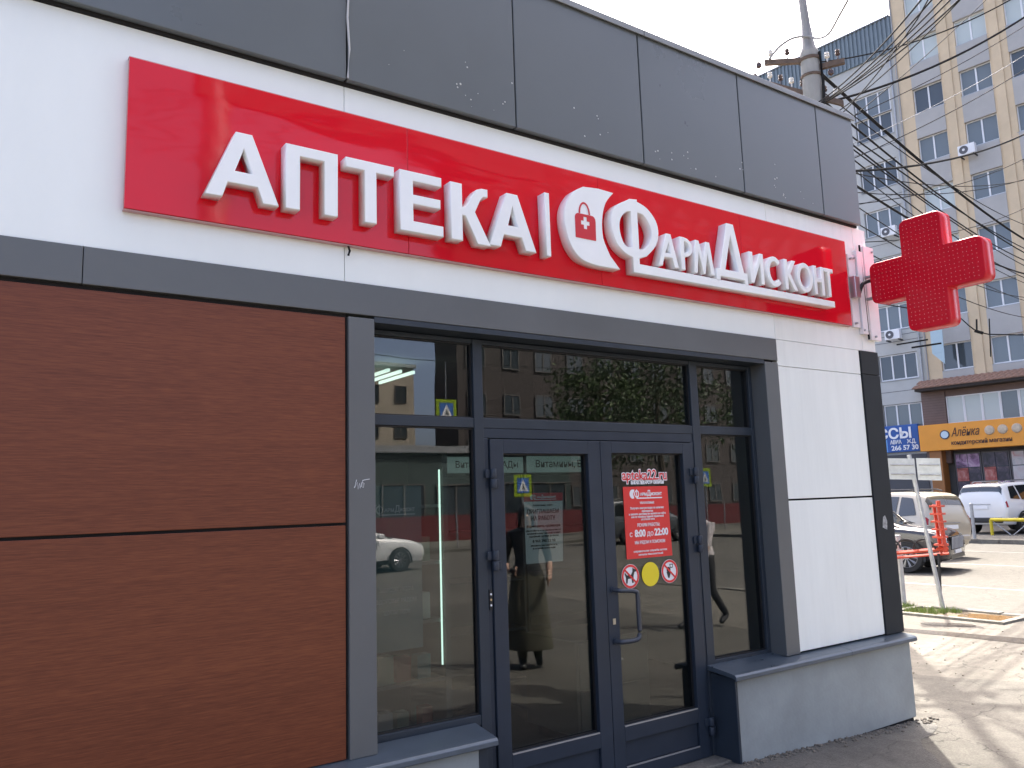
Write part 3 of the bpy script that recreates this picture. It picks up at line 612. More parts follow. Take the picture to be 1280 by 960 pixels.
logo_mini(2.855, 3.050, 1.758, 1.790, iy-.001, white_p, hi)
for (tx, s_, z, w) in (('Аптечная сеть', .014, 1.725, .15), ('ПРИГЛАШАЕМ', .034, 1.688, .235), ('НА РАБОТУ', .034, 1.648, .18), ('фармацевта, провизора', .020, 1.603, .25), ('Достойная заработная плата', .012, 1.577, .26), ('полный социальный пакет', .012, 1.560, .25), ('удобный график работы', .012, 1.543, .22), ('8 962 795 22 22', .020, 1.515, .17), ('звоните, мы ждём вас', .012, 1.490, .2), ('в нашей команде', .012, 1.473, .17)):
    ftext('print', tx, s_, 2.948, z, iy-.001, black_p, hi, width=w, bold=.0006)

# ------------------------------------------------------------------ shop interior
room = mat('interior_paint', (.42, .43, .42), .8); tile = mat('floor_tile', (.16, .15, .14), .25, noise=.12, nscale=4)
bx('interior_floor', tile, 1.5, 6.3, .23, 6.4, -.05, .055, ph); bx('interior_ceiling', room, 1.5, 6.3, .23, 6.4, 2.96, 3.05, ph)
bx('interior_wall', room, 1.5, 6.3, 6.4, 6.5, .06, 2.95, ph); bx('interior_wall', room, 1.50, 1.60, .24, 6.39, .06, 2.95, ph); bx('interior_wall', room, 6.2, 6.3, .24, 6.39, .06, 2.95, ph)
tube_m = mat('tube_light', (.9, .95, .9), .4, emit=(.80, 1, .90), estr=.40)
for i, (x, y0, y1) in enumerate(((2.93, 2.20, 2.75), (3.05, 2.22, 2.85), (3.17, 2.22, 2.88))):
    o = bx('ceiling_tube', tube_m, x, x+.022, y0, y1, 2.84, 2.865); tag(o, ['leftmost of the three ceiling tubes inside the shop', 'middle of the three ceiling tubes inside the shop', 'rightmost of the three ceiling tubes inside the shop'][i], 'lamp', 'ceiling tubes in the shop')
sl = thing('lit_display_cabinet', 'tall display cabinet with a glowing strip behind the left window', 'cabinet', (2.62, 1.2, .06))
cab = mat('cabinet_grey', (.20, .21, .20), .5)
bx('side', cab, 2.74, 2.78, 1.0, 1.5, .06, 2.1, sl); bx('side', cab, 1.75, 1.79, 1.0, 1.5, .06, 2.1, sl)
for z in (.25, .62, .99, 1.36, 1.73, 2.08): bx('shelf', cab, 1.792, 2.738, 1.0, 1.5, z, z+.02, sl)
bx('light_strip', mat('strip_light', (.9, 1, .95), .4, emit=(.72, 1, .88), estr=.45), 2.707, 2.714, .985, .997, .72, 1.98, sl)
pm = [mat('pack_green', (.18, .30, .24), .5), mat('pack_white', (.55, .56, .55), .5), mat('pack_teal', (.12, .26, .28), .5), mat('pack_red', (.36, .08, .07), .5)]
pk = MB().box(-.05, .05, -.04, .04, 0, .16).mesh('medicine_pack', pm[0])
for i, z in enumerate((.272, .642, 1.012, 1.382)):
    for j in range(6):
        o = link('medicine_pack', pk, None); o.location = (1.88+.145*j+random.uniform(-.01, .01), 1.08+random.uniform(-.02, .02), z); o.scale = (random.uniform(.7, 1.15), 1, random.uniform(.7, 1.35))
        o.material_slots[0].link = 'OBJECT'; o.material_slots[0].material = pm[(i*7+j*3) % 4]
        tag(o, '%s medicine pack from the left on the %s shelf of the lit cabinet' % (['first', 'second', 'third', 'fourth', 'fifth', 'sixth'][j], ['bottom', 'second lowest', 'third lowest', 'fourth lowest'][i]), 'box', 'medicine packs in the left window')
bw = bx('banner', mat('shelf_banner_glow', (.30, .42, .40), .6, emit=(.62, .85, .82), estr=.035), 3.27, 4.02, 1.86, 1.88, 1.99, 2.12); tag(bw, 'left of two pale shelf banners seen through the left-hand door', 'banner', 'shelf banners')  # emission added to brighten the banners in the dark room
ftext('print', 'Витамины, БАДы', .075, 3.66, 2.055, 1.858, black_p, bw, bold=.001)
bw2 = bx('banner', MATS['shelf_banner_glow'], 4.07, 5.02, 1.86, 1.88, 1.99, 2.13); tag(bw2, 'right of two pale shelf banners seen through the left-hand door', 'banner', 'shelf banners')
ftext('print', 'Витамины, БАДы', .085, 4.50, 2.06, 1.858, black_p, bw2, bold=.001)
for x0, x1 in ((3.22, 4.04), (4.06, 5.06)):
    sh = thing('shelving_unit', 'open wall shelving under the shelf banner nearer the left window' if x0 < 4 else 'open wall shelving under the shelf banner nearer the right window', 'shelf', ((x0+x1)/2, 2.1, .06))
    bx('back', cab, x0, x1, 2.30, 2.32, .06, 1.98, sh); bx('side', cab, x0, x0+.02, 1.9, 2.29, .06, 1.98, sh); bx('side', cab, x1-.02, x1, 1.9, 2.29, .06, 1.98, sh)
    for z in (.3, .7, 1.1, 1.5, 1.9): bx('shelf', cab, x0+.022, x1-.022, 1.9, 2.29, z, z+.02, sh)
cb = thing('counter_box', 'grey green metal cabinet standing inside behind the left-hand door', 'cabinet', (4.0, 1.1, .06))
olive = mat('olive_metal', (.20, .20, .16), .5)
bx('carcass', olive, 3.62, 4.30, .75, 1.35, .14, .78, cb, .008); bx('drawer_front', olive, 3.64, 4.28, .735, .748, .46, .765, cb, .004); bx('drawer_front', olive, 3.64, 4.28, .735, .748, .16, .45, cb, .004); bx('foot', black_m, 3.68, 3.74, .8, 1.3, .058, .139, cb); bx('foot', black_m, 4.18, 4.24, .8, 1.3, .058, .139, cb)
MB().tube([(3.9, .73, .62), (3.9, .715, .62), (4.02, .715, .62), (4.02, .73, .62)], .008, 6).build('handle', alu_m, cb)
lb = thing('light_bulletin', 'translucent advertising print standing behind the left window', 'poster', (2.05, .32, .66))
extr('print_sheet', [[(1.85, .98), (2.20, .98), (2.20, 1.86), (1.85, 1.86)]], .300, .304, mat('advert_print', (.16, .24, .24), .5), lb)
logo_mini(1.88, 2.16, 1.70, 1.76, .297, white_p, lb)
for z, w in ((1.30, .2), (1.24, .24), (1.18, .16)): ftext('print', 'ЗДОРОВЬЕ РЯДОМ', .03, 2.04, z, .297, white_p, lb, width=w)
# scribbled tag and paper remains on the grey posts
q = MB(); p0 = (1.665, -.0175, 1.86)
MB().tube([(1.672, -.0165, 1.885), (1.660, -.0165, 1.845), (1.676, -.0165, 1.872), (1.679, -.0165, 1.838), (1.688, -.0165, 1.868), (1.690, -.0165, 1.842), (1.700, -.0165, 1.872), (1.712, -.0165, 1.868), (1.708, -.0165, 1.846), (1.699, -.0165, 1.850), (1.705, -.0165, 1.882), (1.742, -.0165, 1.888)], .0016, 4).build('scribble', white_p, ph)
extr('paper_remains', [[(6.215, 1.45), (6.275, 1.43), (6.285, 1.50), (6.262, 1.545), (6.232, 1.53), (6.222, 1.49)]], -.0155, -.0142, mat('torn_paper', (.36, .36, .35), .8, noise=.5, nscale=40), ph)

# ------------------------------------------------------------------ apartment and office block across the side street
ap = thing('apartment_block', 'tall beige and grey block with ranks of white windows across the street', 'building', (45, 5, -.03), R_(-84))
beige = mat('beige_panel', (.58, .465, .315), .85, noise=.10, nscale=.8, bump=.1, bscale=12); grey_w = mat('grey_spandrel', (.385, .378, .362), .85, noise=.07, nscale=.9, bump=.1, bscale=10)
wing_w = mat('wing_panel', (.44, .447, .430), .85, noise=.08, nscale=.7); upvc = mat('white_upvc', (.72, .73, .74), .4)
bglass = [mat('block_glass_dark', (.055, .068, .078), .06, spec=.7), mat('block_glass_pale', (.46, .51, .49), .10, spec=.6), mat('block_glass_mid', (.13, .155, .165), .07, spec=.7)]  # dark, pale and mid pane colours
blue_clad = mat('blue_corrugated', (.150, .190, .215), .5, noise=.06, nscale=2)
def ab(name, mt, *a, parent=None, bev=0.):
    o = MB().box(*a).build(name, mt, None, bev); o.parent = parent or ap; return o
ab('core', mat('block_core', (.16, .15, .14), .9), -14.35, 12.5, .45, 14, 0, 33.5)
ab('core', MATS['block_core'], -40, -14.36, .48, 14, 0, 26.7)
pit_ = 2.455; rows = [7.93+2.92*i for i in range(9)]; cols = [-13.55+pit_*i for i in range(11)]
WW, WH = 1.56, 1.42
def wmesh(w, h, nm, d=.07):
    q = MB(); t = .055
    q.box(0, w, 0, d, 0, t); q.box(0, w, 0, d, h-t, h); q.box(0, t, 0, d, t, h-t); q.box(w-t, w, 0, d, t, h-t)
    for i in range(1, nm+1): x = w*i/(nm+1); q.box(x-.04, x+.04, 0, d, t, h-t)
    return q.mesh('window_frame', upvc)
def win(x, y, z, w, h, fm, k, sill_=True):
    wo = link('window', fm); wo.location = (x, y, z); wo.parent = ap
    p = MB().box(.05, w-.05, .035, .05, .05, h-.05).build('pane', bglass[k]); p.parent = wo
    if sill_: s_ = MB().box(-.08, w+.08, -.14, .02, -.05, -.012).build('sill', steel_m); s_.parent = wo
    return wo
wm1 = wmesh(WW, WH, 1); pane1 = None
kinds = [0, 1, 2, 0, 0, 2, 1, 0, 2]
# pilasters the full height, beige, and grey spandrels between
ab('pilaster', beige, -14.35, cols[0]-.0, -.02, .45, 7.0, 33.5)
for i in range(len(cols)):
    x0 = cols[i]+WW; x1 = cols[i+1] if i+1 < len(cols) else 12.5
    ab('pilaster', beige, x0+.12, x1-.33, -.06, .449, 7.0, 33.5); ab('jamb', beige, x0, x0+.119, .0, .448, 7.0, 33.5); ab('jamb', beige, x1-.329, x1, .0, .448, 7.0, 33.5)
    for j, z in enumerate(rows):
        z0 = z-1.5 if j else 7.0
        ab('spandrel', grey_w, cols[i]+.001, x0-.001, -.03, .447, z0+.001, z-.06)
        if i < 7: win(cols[i], .14, z, WW, WH, wm1, kinds[(i*2+j*5+(i*j) % 3) % 9] if j < 6 else 1)
        ab('reveal', gap_m, cols[i]+.002, x0-.002, .30, .445, z-.058, z+WH)
# grey left wing with three-light windows and the corrugated upper storey
ab('wall', wing_w, -40, -16.96, .02, .47, 0, 26.72); ab('wall', wing_w, -14.80, -14.352, .02, .47, 0, 26.72)
wz = [(4.78, 1.62), (7.78, 1.42), (10.60, 1.42), (13.40, 1.42), (16.22, 1.45), (18.92, 1.52), (21.95, 1.36), (23.36, 1.36)]
zp = 0
for i, (z, h) in enumerate(wz):
    if z-.06 > zp+.05: ab('wall', wing_w, -16.958, -14.802, .02, .46, zp, z-.06)
    fm = wmesh(2.06, h, 2); w_ = win(-16.91, .12, z, 2.06, h, fm, [2, 0, 2, 0, 2, 0, 0, 2][i]); ab('reveal', gap_m, -16.957, -14.803, .26, .455, z-.058, z+h+.02); zp = z+h+.02
ab('wall', wing_w, -16.958, -14.802, .02, .46, zp, 26.72)
for z in (9.9, 12.75, 15.6, 18.3, 21.3, 7.1, 10.25): ab('panel_joint', mat('joint_dark', (.14, .14, .15), .9), -40, -14.36, .012, .0195, z, z+.03)
q = MB(); x = -40.0
while x < -14.4:
    q.box(x, x+.13, -.10, .2, 26.73, 28.85); q.box(x+.13, x+.25, -.04, .2, 26.73, 28.85); x += .25
o = q.build('corrugated_storey', blue_clad); o.parent = ap; o['kind'] = 'stuff'
ab('roof_edge', steel_m, -40, -14.37, -.16, .3, 28.855, 28.93)
# balcony windows further along the wing, seen over the parapet
for i, xx in enumerate((-20.2, -23.6, -27.0)):
    fm = wmesh(2.06, 1.5, 2); win(xx, -.06, 23.0, 2.06, 1.5, fm, 1)
# thin drain pipe at the joint of wing and block
q = MB(); q.tube([(-14.58, -.06, 4), (-14.58, -.06, 26.7)], .05, 8); o = q.build('drain_pipe', steel_m); o.parent = ap
q = MB(); q.box(-14.30, -14.24, -.085, -.02, 7.5, 33.4); o = q.build('drain_pipe', mat('pipe_grey', (.3, .3, .3), .6)); o.parent = ap
# shop base: tiled canopy, brown wall, upper glazing, orange fascia, storefront
brown_w = mat('brown_tile_wall', (.14, .092, .078), .6, noise=.12, nscale=2)
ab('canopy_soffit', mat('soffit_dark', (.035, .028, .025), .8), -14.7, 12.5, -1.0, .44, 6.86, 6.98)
tm = MB(); tm.v = [(0, 0, 0), (.30, 0, 0), (.30, .36, .17), (0, .36, .17), (0, 0, .045), (.15, -.01, .075), (.30, 0, .045), (.30, .36, .20), (.15, .35, .235), (0, .36, .20)]
tm.f = [(0, 1, 6, 5, 4), (4, 5, 8, 9), (5, 6, 7, 8), (0, 4, 9, 3), (1, 2, 7, 6)]; tm.mi = [0]*5
tme = tm.mesh('roof_tile', mat('clay_tile', (.235, .135, .095), .75, noise=.25, nscale=6))
can = link('canopy', MB().box(-14.7, 12.5, -.98, .0, 6.985, 7.02).mesh('canopy', brown_w)); can.parent = ap
for j in range(3):
    for i in range(28):
        o = link('roof_tile', tme); o.location = (-14.80+.302*i+(.15 if j % 2 else 0), -1.08+.33*j, 7.0+.15*j); o.parent = can
ab('wall', brown_w, -14.72, -13.52, -.20, .43, 3.0, 6.85); ab('wall', brown_w, -13.52, 12.5, -.12, .43, 6.52, 6.85)
for i in range(5, 28): ab('wall_course', mat('course_dark', (.085, .058, .05), .8), -14.715, -13.525, -.204, -.201, 3.0+.14*i, 3.015+.14*i)
for i in range(9):
    x = -13.50+.865*i; w_ = win(x, -.10, 5.06, .86, 1.45, wmesh(.86, 1.45, 0), 1 if i != 3 else 2, False)
ab('reveal', gap_m, -13.52, 12.5, .0, .42, 4.9, 6.51)
shop_col = mat('orange_column', (.30, .12, .03), .5, noise=.1, nscale=3)
ab('column', shop_col, -14.36, -13.76, -.75, .0, 0, 3.68); ab('wall', mat('store_dark', (.05, .045, .045), .6), -13.5, 12.5, .10, .40, 0, 4.85)
ab('wall', mat('dark_base', (.07, .07, .075), .6), -22, -14.8, -.05, .015, 0, 3.6)
# storefront windows with posters printed in blocks of colour
def print_mat(name, cols, sc):
    mt = bpy.data.materials.new(name); mt.use_nodes = True; t = mt.node_tree; bb_ = t.nodes['Principled BSDF']; bb_.inputs['Roughness'].default_value = .3
    tc = t.nodes.new('ShaderNodeTexCoord'); n = t.nodes.new('ShaderNodeTexNoise'); n.inputs['Scale'].default_value = sc; n.inputs['Detail'].default_value = 4; n.inputs['Distortion'].default_value = 1.2; t.links.new(tc.outputs['Object'], n.inputs['Vector'])
    r = t.nodes.new('ShaderNodeValToRGB'); e = r.color_ramp.elements; e[0].position = .30; e[0].color = (*cols[0], 1); e[1].position = .70; e[1].color = (*cols[-1], 1)
    for i, c in enumerate(cols[1:-1]): k = r.color_ramp.elements.new(.30+.40*(i+1)/(len(cols)-1)); k.color = (*c, 1)
    t.links.new(n.outputs[0], r.inputs[0]); t.links.new(r.outputs[0], bb_.inputs['Base Color']); return mt
pc = [print_mat('food_print_lilac', [(.05, .03, .06), (.25, .12, .24), (.40, .26, .38), (.55, .40, .5)], 2.2), print_mat('food_print_red', [(.05, .02, .02), (.30, .05, .04), (.42, .12, .10), (.5, .3, .25)], 2.), print_mat('food_print_dark', [(.012, .010, .014), (.03, .025, .04), (.06, .045, .07), (.14, .10, .10)], 2.4), print_mat('food_print_brown', [(.03, .012, .008), (.12, .045, .02), (.22, .10, .04), (.46, .30, .06)], 1.8), print_mat('food_print_pale', [(.45, .22, .20), (.50, .40, .38), (.52, .48, .46), (.3, .3, .3)], 1.6)]
for i in range(10):
    x = -13.42+1.32*i; w_ = win(x, -.02, .45, 1.28, 3.05, wmesh(1.28, 3.05, 0), 0, False)
    w_.active_material = None; w_.data.materials[0] = mat('store_frame', (.10, .09, .09), .5)
    for j in range(4):
        for k in range(2):
            c = pc[[0, 0, 1, 2, 2, 1, 2, 3][(j*2+k+i*3) % 8] if i not in (2, 3) else 4]
            p = MB().box(.07+k*.58, .07+k*.58+.55, -.012, -.004, 2.30-j*.72, 2.30-j*.72+.68).build('print', c); p.parent = w_
def local_thing(name, label, cat, x, y, z):
    o = thing(name, label, cat); o.matrix_basis = world_of(ap) @ Matrix.Translation((x, y, z)); return o
def ltext(name, body, size, x, z, y, mt, parent, **kw):
    me = text_mesh(body, size, **kw)
    for v in me.vertices: a = v.co.copy(); v.co = (x+a.x, y-a.z, z+a.y)
    me.materials.clear(); me.materials.append(mt); o = link(name, me); o.parent = parent; return o
os_ = local_thing('shop_sign', 'long orange confectionery shop sign under the tiled canopy', 'sign', -12.0, -.8, 3.66)
orange = mat('orange_sign', (.74, .29, .025), .4, noise=.05, nscale=2)
o = MB().box(-2.74, 24, -.12, .75, 0, 1.38).build('fascia_box', orange, None, .02); o.parent = os_
brn = mat('brown_print', (.07, .025, .012), .5)
o = MB().lathe((-1.42, -.125, .80), [(.24, 0), (.24, -.03)], 24, 'y').build('emblem_ring', mat('emblem_navy', (.03, .04, .06), .4)); o.parent = os_
o = MB().lathe((-1.42, -.157, .80), [(.185, 0), (.185, -.01)], 24, 'y').build('emblem_disc', mat('emblem_pale', (.50, .60, .66), .5)); o.parent = os_
ltext('lettering', 'Алёнка', .62, -.42, .86, -.135, brn, os_, shear=.35, width=1.36, depth=.01)
ltext('lettering', 'кондитерский', .30, -.28, .34, -.135, brn, os_, width=1.72, bold=.004, depth=.01); ltext('lettering', 'магазин', .30, 1.18, .34, -.135, brn, os_, width=1.02, bold=.004, depth=.01)
ltext('lettering', 'Алёнка', .62, 6.5, .86, -.135, brn, os_, shear=.35, width=1.36, depth=.01)
swt = mat('sweet_print', (.52, .42, .30), .5, noise=.2, nscale=8)
for x in (.72, 1.32, 1.95, 2.55): o = MB().lathe((x, -.122, .86), [(.24, 0), (.20, -.05), (.08, -.07)], 14, 'y').build('sweet', swt); o.scale = (1, 1, 1); o.parent = os_
bs_ = local_thing('ticket_sign', 'blue ticket office sign with white lettering beside the orange shop sign', 'sign', -16.9, -.1, 3.74)
o = MB().box(-1.75, 1.84, -.10, .1, 0, 1.48).build('sign_box', mat('blue_sign', (.018, .085, .31), .45, noise=.06, nscale=2), None, .02); o.parent = bs_
o = MB().box(-.30, .12, -.108, -.1005, .03, .72).build('light_panel', mat('sky_blue_print', (.13, .33, .66), .45)); o.parent = bs_
ltext('lettering', 'КАССЫ', .78, .02, 1.0, -.115, white_p, bs_, bold=.022, width=2.9, depth=.01)
ltext('lettering', 'АВИА', .30, .60, .55, -.115, white_p, bs_, bold=.006, width=.62, depth=.01); ltext('lettering', 'Ж.Д.', .30, 1.45, .55, -.115, white_p, bs_, bold=.006, width=.48, depth=.01)
ltext('lettering', '266 57 30', .36, 1.06, .22, -.115, white_p, bs_, bold=.008, width=1.46, depth=.01)
def ac(x, z, label, y=-.5):
    t = local_thing('air_conditioner', label, 'air conditioner', x, y, z)
    t['group'] = 'air conditioners on the block'
    def c(o): o.parent = t; return o
    c(MB().box(-.42, .42, -.15, .15, 0, .56).build('casing', upvc, None, .03)); c(MB().lathe((-.12, -.151, .28), [(.22, 0), (.22, -.02), (.19, -.02), (.19, -.005)], 20, 'y').build('fan_guard', mat('fan_dark', (.10, .10, .11), .5)))
    c(MB().lathe((-.12, -.172, .28), [(.07, .0), (.05, -.012)], 12, 'y').build('fan_hub', upvc)); c(MB().box(-.35, -.30, -.15, .42, -.06, -.002).build('bracket', black_m)); c(MB().box(.30, .35, -.15, .42, -.06, -.002).build('bracket', black_m))
ac(-10.95, 19.05, 'air conditioner high on the wall between two beige pilasters'); ac(-15.75, 9.95, 'air conditioner on the grey wing below the red cross'); ac(-15.40, 15.8, 'air conditioner on the grey wing left of the red cross')
fl = local_thing('banner_flag', 'pale blue vertical banner hanging beside the row above the canopy', 'banner', -13.2, -1.2, 8.0)
o = MB().box(-.30, .30, -.02, .02, .75, 2.6).build('cloth', mat('pale_blue_cloth', (.38, .50, .56), .7)); o.parent = fl
o = extr('cloth_tip', [[(-.30, .745), (.30, .745), (.28, .10)]], -.02, .02, MATS['pale_blue_cloth']); o.parent = fl
o = MB().tube([(-.32, 0, 2.61), (.34, 0, 2.61)], .025, 6).build('rod', steel_m); o.parent = fl

# ------------------------------------------------------------------ utility pole and overhead cables
up_ = thing('utility_pole', 'concrete utility pole with steel pipe top and crossarms behind the parapet', 'pole', (11.47, 3.70, -.06))
conc = mat('pole_concrete', (.27, .265, .25), .85, noise=.2, nscale=5, stretch=(1, 1, .3), bump=.2, bscale=40); rust = mat('rusty_steel', (.10, .068, .05), .8, noise=.3, nscale=9)
PX, PY = 11.47, 3.70
MB().tube([(PX, PY, -.1), (PX, PY, 9.0)], [.20, .150], 16).build('shaft', conc, up_, 0, True)
MB().tube([(PX, PY, 9.0), (PX, PY, 9.12), (PX-.02, PY, 9.5), (PX-.05, PY+.02, 10.2), (PX-.08, PY+.04, 12.2)], [.150, .105, .070, .060, .048], 12).build('steel_pipe', mat('pipe_weathered', (.23, .22, .21), .6, noise=.25, nscale=8, stretch=(1, 1, .2)), up_, 0, True)
MB().lathe((PX, PY, 8.84), [(.170, 0), (.170, .05)], 16).build('clamp_band', rust, up_); MB().lathe((PX, PY, 8.55), [(.172, 0), (.172, .04)], 16).build('clamp_band', rust, up_)
MB().tube([(PX+.03, PY-.17, 8.95), (PX+.03, PY-.19, 8.4), (PX-.05, PY-.19, 7.5)], .025, 6).build('cable_riser', wire_m, up_)
def arm(a, b, n, name='crossarm'):
    a, b = Vector(a), Vector(b); q = MB(); d = (b-a).normalized(); s_ = Vector((0, 0, 1)).cross(d).normalized()*.035
    for w in (0,):
        n0 = len(q.v); h = Vector((0, 0, .045))
        q.v += [tuple(p) for p in (a-s_-h, a+s_-h, a+s_+h, a-s_+h, b-s_-h, b+s_-h, b+s_+h, b-s_+h)]
        for f in ((0, 1, 2, 3), (7, 6, 5, 4), (0, 4, 5, 1), (1, 5, 6, 2), (2, 6, 7, 3), (3, 7, 4, 0)): q.f.append(tuple(n0+i for i in f)); q.mi.append(0)
    o = q.build(name, rust, up_)
    for i in range(n):
        p = a.lerp(b, (i+.4)/n)
        MB().lathe((p.x, p.y, p.z+.05), [(.010, 0), (.012, .08), (.038, .085), (.045, .11), (.028, .13), (.040, .15), (.030, .175), (.012, .18)], 10).build('insulator', mat('brown_porcelain', (.055, .032, .028), .25) if i % 2 else mat('white_porcelain', (.6, .58, .54), .3), up_, 0, True)
arm((11.05, 4.28, 8.98), (11.50, 3.62, 8.84), 3); arm((11.08, 4.30, 8.62), (11.72, 3.32, 8.00), 7); arm((11.40, 3.80, 8.70), (11.75, 3.25, 8.72), 4)
for p, z in (((11.00, 4.36), 8.9), ((10.95, 4.42), 8.7), ((11.6, 3.42), 8.5)):
    MB().lathe((p[0], p[1], z), [(.010, 0), (.045, .03), (.05, .07), (.03, .11), (.01, .13)], 10).build('insulator', MATS['brown_porcelain'], up_, 0, True)
MB().tube(smooth_loop([(11.03, 4.17, 8.99), (11.13, 4.01, 9.17), (11.26, 3.83, 9.27), (11.38, 3.62, 9.23), (11.30, 3.41, 9.06), (11.05, 3.05, 8.88), (10.63, 2.59, 8.80), (10.2, 2.0, 8.85)], 5, False), .020, 6).build('loose_cable', wire2_m, up_)
WIRES = [  # height on the pole, a point it passes, radius, sag, rest of its run
    (8.08, (8.11, .11, 6.83), .013, .10, 'n'), (8.05, (8.33, .10, 6.91), .013, .12, 'n'), (8.01, (8.55, .10, 6.98), .012, .10, 'n'), (8.06, (8.77, .12, 7.06), .012, .12, 'n'), (8.03, (9.00, .08, 7.17), .014, .12, 'n'),
    (8.06, (15.98, 2.01, 10.36), .026, .22, 'r'), (8.80, (15.04, 1.65, 10.29), .014, .25, 'r'), (6.90, (20.63, 3.84, 11.59), .012, .12, 'r'), (7.15, (20.64, 3.81, 11.94), .009, .12, 'r'),
    (6.90, (22.44, 4.71, 10.74), .028, .28, 'r'), (6.30, (22.42, 4.77, 10.11), .012, .25, 'r'), (7.00, (24.26, 5.55, 10.13), .012, .3, 'r'),
    (8.73, (33.50, 9.39, 10.74), .042, .25, 'f'), (8.25, (33.48, 9.44, 10.25), .026, .25, 'f'), (7.85, (33.47, 9.46, 10.00), .022, .3, 'f'), (7.05, (31.59, 8.77, 9.11), .030, .3, 'f'), (7.95, (33.48, 9.42, 10.43), .020, .2, 'f'),
    (7.60, (33.44, 9.53, 9.33), .018, .3, 'f'), (7.75, (33.46, 9.49, 9.76), .018, .2, 'f'), (5.90, (34.32, 10.04, 8.10), .014, .3, 'f'), (6.35, (35.27, 10.33, 9.10), .014, .4, 'f'),
    (8.40, (33.5, 9.2, 11.3), .014, .35, 'f'), (7.40, (33.2, 9.3, 9.0), .013, .35, 'f'), (6.70, (34.0, 9.8, 8.6), .013, .3, 'f'),
    (7.60, (21.0, 3.6, 12.9), .011, .15, 'r'), (6.60, (22.0, 4.3, 9.4), .011, .3, 'r'), (7.40, (19.5, 3.2, 13.6), .010, .15, 'r'), (5.70, (23.5, 5.2, 9.2), .011, .3, 'r'),
    (7.70, (9.3, .02, 7.45), .010, .12, 'n'), (7.55, (8.0, .16, 6.55), .010, .10, 'n')]
GL = {'n': ('cable passing from the pole over the roof corner towards the camera', 'cables over the roof corner'), 'r': ('cable rising from the pole to the upper right across the beige block', 'cables rising to the right'), 'f': ('cable running from the pole down across the street to the far right', 'cables slanting across the street')}
cnt = {}
for z, p, r_, sag, kd in WIRES:
    cnt[kd] = cnt.get(kd, 0)+1; ordn = ['first', 'second', 'third', 'fourth', 'fifth', 'sixth', 'seventh', 'eighth', 'ninth', 'tenth', 'eleventh', 'twelfth'][cnt[kd]-1]
    a = Vector((PX, PY-.05, z)); b = Vector(p); d = (b-a); pts = []
    for i in range(13): t = i/12; v = a.lerp(b, t); v.z -= sag*4*t*(1-t); pts.append(v)
    e = b + Vector((d.x, d.y, d.z*(.0 if kd == 'n' else .35))).normalized()*(11 if kd == 'n' else 16)
    for i in range(1, 9): t = i/8; v = b.lerp(e, t); v.z -= sag*1.5*t*(1-t); pts.append(v)
    o = MB().tube(pts, r_*.78, 6).build('overhead_cable', wire_m if r_ != .009 else wire2_m, None, 0, True); tag(o, ordn + (' thick ' if r_ > .02 else ' thin ') + GL[kd][0], 'cable', GL[kd][1])
# trolley wire hanger in front of the block
th = thing('wire_hanger', 'dark trolley wire hanger with clamps in front of the grey block', 'wire', (30, 9, 6.5))
for nm, pts, r_ in (('span_wire', [(27.0, 13.5, 8.9), (28.81, 10.14, 7.6), (28.92, 9.90, 7.25), (29.01, 9.71, 7.02), (29.15, 9.40, 6.88), (29.5, 8.4, 6.7), (30.5, 5.0, 6.6)], .022), ('clamp', [(28.98, 9.77, 7.06), (29.10, 9.55, 6.94)], .055), ('drop_rod', [(29.02, 9.68, 7.45), (29.01, 9.71, 7.05)], .03), ('drop_rod', [(29.18, 9.34, 7.42), (29.15, 9.42, 6.1)], .022), ('contact_bar', [(27.85, 11.97, 6.86), (28.33, 11.07, 6.93)], .03), ('contact_bar', [(28.08, 11.56, 6.70), (28.52, 10.71, 6.75)], .035)):
    MB().tube(pts, r_, 6).build(nm, wire_m, th)

